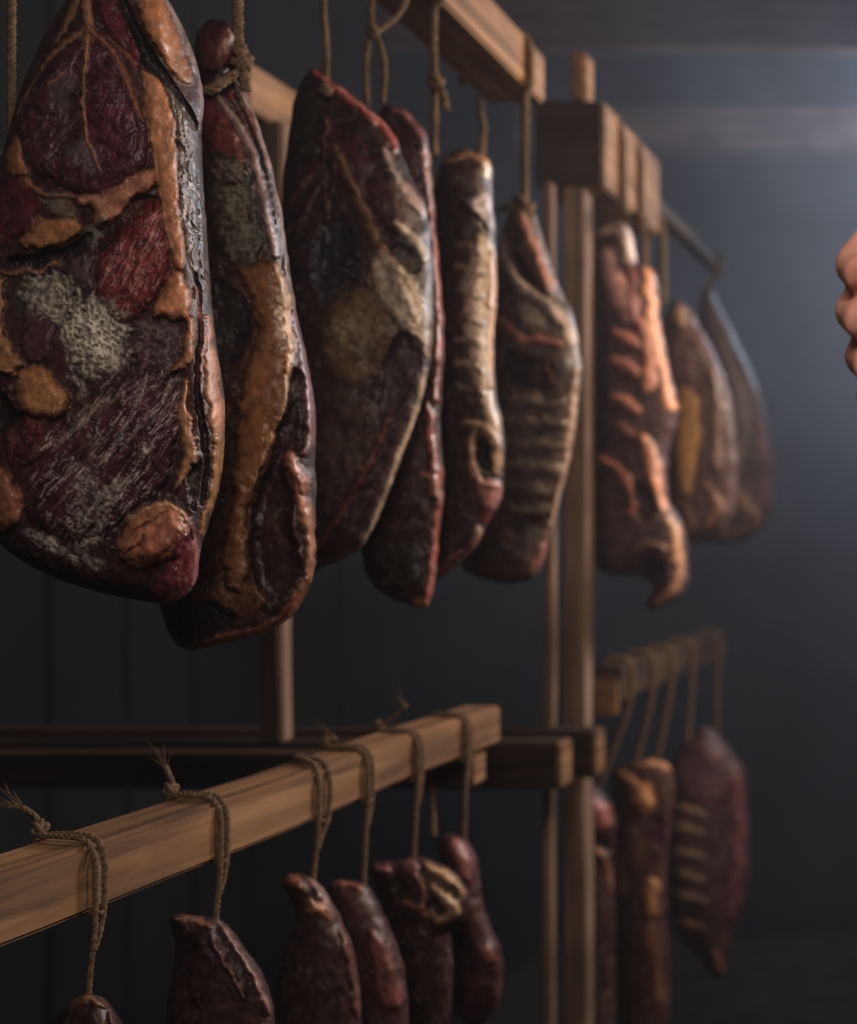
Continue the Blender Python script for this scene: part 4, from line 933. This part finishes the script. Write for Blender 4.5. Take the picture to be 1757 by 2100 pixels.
# head, neck, right arm
bm = bmesh.new()
hc = Vector((.43, .71, 1.655))
ball(bm, hc+Vector((.012, 0, .028)), .096, (1.0, .80, 1.0)); ball(bm, hc+Vector((-.022, 0, -.045)), .066, (.95, .84, 1.05))
limb(bm, [(hc+Vector((-.045, 0, -.085)), .024), (hc+Vector((-.062, 0, -.098)), .018)])
limb(bm, [(hc+Vector((-.079, 0, .022)), .009), (hc+Vector((-.094, 0, -.014)), .0105)])
limb(bm, [(hc+Vector((-.086, -.012, -.018)), .008), (hc+Vector((-.086, .012, -.018)), .008)])
for s_ in (-1, 1):
    limb(bm, [(hc+Vector((-.078, s_*.014, .026)), .010), (hc+Vector((-.066, s_*.046, .026)), .009)])
    limb(bm, [(hc+Vector((-.060, s_*.040, -.020)), .017), (hc+Vector((-.030, s_*.056, -.028)), .016)])
    limb(bm, [(hc+Vector((.012, s_*.080, .016)), .011), (hc+Vector((.006, s_*.078, -.030)), .009)])
limb(bm, [(hc+Vector((-.082, -.018, -.056)), .007), (hc+Vector((-.090, 0, -.056)), .008), (hc+Vector((-.082, .018, -.056)), .007)])
limb(bm, [(hc+Vector((.02, 0, -.07)), .056), (Vector((.475, .71, 1.50)), .062), (Vector((.485, .71, 1.40)), .10)])
rs = Vector((.47, .90, 1.43)); re_ = Vector((.45, .97, 1.15)); rw = Vector((.38, .95, .92))
limb(bm, [(rs, .050), (re_, .040), (rw, .025)])
limb(bm, [(Vector((.48, .71, 1.35)), .11), (Vector((.48, .71, .98)), .10)])
for s_ in (-1, 1): limb(bm, [(Vector((.48, .71+s_*.09, .93)), .085), (Vector((.47, .71+s_*.11, .50)), .055), (Vector((.49, .71+s_*.12, .09)), .040)])
body = fuse('body', bm, .0045, M_skin, 3)
bm = bmesh.new()                                     # hanging right hand
limb(bm, [(rw, .024), (rw+Vector((-.01, 0, -.04)), .026), (rw+Vector((-.014, 0, -.075)), .022)])
for k in range(4):
    q = rw+Vector((-.030+k*.018, 0, -.085)); L = (.030, .036, .034, .026)[k]
    limb(bm, [(q+Vector((0, 0, .03)), .010), (q, .0092), (q+Vector((-.004, .006, -L)), .0086), (q+Vector((-.010, .016, -L*1.7)), .0080), (q+Vector((-.014, .026, -L*2.2)), .0070)])
limb(bm, [(rw+Vector((-.02, 0, -.02)), .015), (rw+Vector((-.050, .008, -.055)), .011), (rw+Vector((-.056, .014, -.088)), .009)])
hand2 = fuse('hand2', bm, .0022, M_skin, 4)
bmj = bmesh.new()
for me_ in (body, hand, hand2): bmj.from_mesh(me_)
for v in bmj.verts: v.co -= per.location
me_ = bpy.data.meshes.new('body'); bmj.to_mesh(me_); bmj.free(); me_.materials.append(M_skin)
for p_ in me_.polygons: p_.use_smooth = True
bo = bpy.data.objects.new('body', me_); C.objects.link(bo); bo.parent = per
def cloth(name, bm, vox, mat):
    me = fuse(name, bm, vox, mat, 4)
    for v in me.vertices: v.co -= per.location
    o = bpy.data.objects.new(name, me); C.objects.link(o); o.parent = per; return o
bm = bmesh.new()
ls = Vector((.47, .52, 1.43))
prof = ((.90, .125, .175), (.98, .122, .170), (1.08, .116, .158), (1.20, .125, .170), (1.32, .132, .185), (1.40, .118, .180), (1.45, .090, .130))
for k in range(46):
    z = .90+.55*k/45; rx = float(np.interp(z, [q[0] for q in prof], [q[1] for q in prof])); ry = float(np.interp(z, [q[0] for q in prof], [q[2] for q in prof]))
    ball(bm, (.48+.012*math.sin((z-.9)*5), .71, z), .1, (rx/.1, ry/.1, .35))
limb(bm, [(ls, .072), (el, .056), (wr_.lerp(el, .30), .038)]); limb(bm, [(rs, .072), (re_, .056), (rw.lerp(re_, .12), .036)])
limb(bm, [(Vector((.48, .71, 1.45)), .080), (Vector((.474, .71, 1.490)), .066)])
cloth('shirt', bm, .007, M_shirt)
bm = bmesh.new(); ball(bm, (.48, .71, .95), .1, (1.28, 1.72, 1.0))
for s_ in (-1, 1): limb(bm, [(Vector((.48, .71+s_*.09, .92)), .100), (Vector((.47, .71+s_*.11, .50)), .075), (Vector((.49, .71+s_*.12, .13)), .062)])
cloth('trousers', bm, .008, M_trous)
for s_ in (-1, 1):
    bm = bmesh.new(); limb(bm, [(Vector((.50, .71+s_*.12, .20)), .056), (Vector((.50, .71+s_*.12, .055)), .052), (Vector((.42, .71+s_*.125, .050)), .048), (Vector((.33, .71+s_*.13, .045)), .043)])
    for v in bm.verts: v.co.z = max(v.co.z, .003)
    cloth('boot', bm, .006, M_boot)
bm = bmesh.new(); ball(bm, hc+Vector((.022, 0, .040)), .100, (1.0, .84, .98)); ball(bm, hc+Vector((.050, 0, -.010)), .070, (.9, 1.0, 1.0))
for v in bm.verts:
    if v.co.x < hc.x-.045: v.co.x = hc.x-.045+(v.co.x-hc.x+.045)*.2
cloth('hair', bm, .005, M_hair)
for s_ in (-1, 1):
    bm = bmesh.new(); ball(bm, hc+Vector((-.069, s_*.031, .006))-per.location, .0125)
    me_ = bpy.data.meshes.new('eye'); bm.to_mesh(me_); bm.free(); me_.materials.append(M_eye)
    for p_ in me_.polygons: p_.use_smooth = True
    e_ = bpy.data.objects.new('eye', me_); C.objects.link(e_); e_.parent = per
    bm = bmesh.new(); ball(bm, hc+Vector((-.0785, s_*.031, .006))-per.location, .0052, (.6, 1, 1))
    me_ = bpy.data.meshes.new('iris'); bm.to_mesh(me_); bm.free(); me_.materials.append(M_iris)
    i_ = bpy.data.objects.new('iris', me_); C.objects.link(i_); i_.parent = e_
for dip, tip, ra in tips+[(th2, th3, .0095)]:
    bm = bmesh.new(); d = (tip-dip).normalized(); out_ = Vector((-.35, -.9, .1)); out_ = (out_-d*out_.dot(d)).normalized(); sd_ = d.cross(out_)
    g = bmesh.ops.create_icosphere(bm, subdivisions=2, radius=1)
    for v in bm.verts: v.co = tip+d*.001+out_*(ra*.74)+d*v.co.x*ra*.62+sd_*v.co.y*ra*.52+out_*v.co.z*ra*.16-per.location
    me_ = bpy.data.meshes.new('fingernail'); bm.to_mesh(me_); bm.free(); me_.materials.append(M_nail)
    for p_ in me_.polygons: p_.use_smooth = True
    n_ = bpy.data.objects.new('fingernail', me_); C.objects.link(n_); n_.parent = per
# ------------------------------------------------------------------ haze: thin smoke filling the house
def haze():
    bm = bmesh.new(); bmesh.ops.create_cube(bm, size=1)
    for v in bm.verts:
        v.co = Vector((XL+.001 if v.co.x < 0 else XR-.001, YF+.001 if v.co.y < 0 else YB-.001, .001 if v.co.z < 0 else ZC+.012))
    me = bpy.data.meshes.new('smoke_haze'); bm.to_mesh(me); bm.free()
    o = bpy.data.objects.new('smoke_haze', me); C.objects.link(o)
    m = bpy.data.materials.new('smoke'); m.use_nodes = True; nt = m.node_tree
    nt.nodes.remove(nt.nodes['Principled BSDF'])
    s = N(nt, 'ShaderNodeVolumeScatter'); s.inputs['Color'].default_value = (.80, .86, 1, 1)
    s.inputs['Density'].default_value = HAZE; s.inputs['Anisotropy'].default_value = .15
    tc = N(nt, 'ShaderNodeTexCoord'); sp = N(nt, 'ShaderNodeSeparateXYZ'); nt.links.new(tc.outputs['Object'], sp.inputs[0])
    mr = N(nt, 'ShaderNodeMapRange', interpolation_type='SMOOTHSTEP'); nt.links.new(sp.outputs['Y'], mr.inputs[0])
    mr.inputs[1].default_value = .9; mr.inputs[2].default_value = 3.4; mr.inputs[3].default_value = HAZE*.12; mr.inputs[4].default_value = HAZE
    nz = N(nt, 'ShaderNodeTexNoise'); nz.inputs['Scale'].default_value = 1.7; nz.inputs['Detail'].default_value = 2; nz.inputs['Distortion'].default_value = .8
    nt.links.new(tc.outputs['Object'], nz.inputs[0])
    m2 = N(nt, 'ShaderNodeMapRange'); m2.inputs[1].default_value = .35; m2.inputs[2].default_value = .65; m2.inputs[3].default_value = .35; m2.inputs[4].default_value = 1.65
    nt.links.new(nz.outputs[0], m2.inputs[0])
    mu = N(nt, 'ShaderNodeMath', operation='MULTIPLY'); nt.links.new(mr.outputs[0], mu.inputs[0]); nt.links.new(m2.outputs[0], mu.inputs[1])
    mz = N(nt, 'ShaderNodeMapRange', interpolation_type='SMOOTHSTEP'); nt.links.new(sp.outputs['Z'], mz.inputs[0])
    mz.inputs[1].default_value = H-.9; mz.inputs[2].default_value = H+.9; mz.inputs[3].default_value = .25; mz.inputs[4].default_value = 1.0
    m3 = N(nt, 'ShaderNodeMath', operation='MULTIPLY'); nt.links.new(mu.outputs[0], m3.inputs[0]); nt.links.new(mz.outputs[0], m3.inputs[1])
    nt.links.new(m3.outputs[0], s.inputs['Density'])
    nt.links.new(s.outputs[0], nt.nodes['Material Output'].inputs['Volume'])
    me.materials.append(m); tag(o, 'thin blue-grey smoke drifting through the smokehouse', 'smoke', kind='stuff')
HAZE = .30
haze()
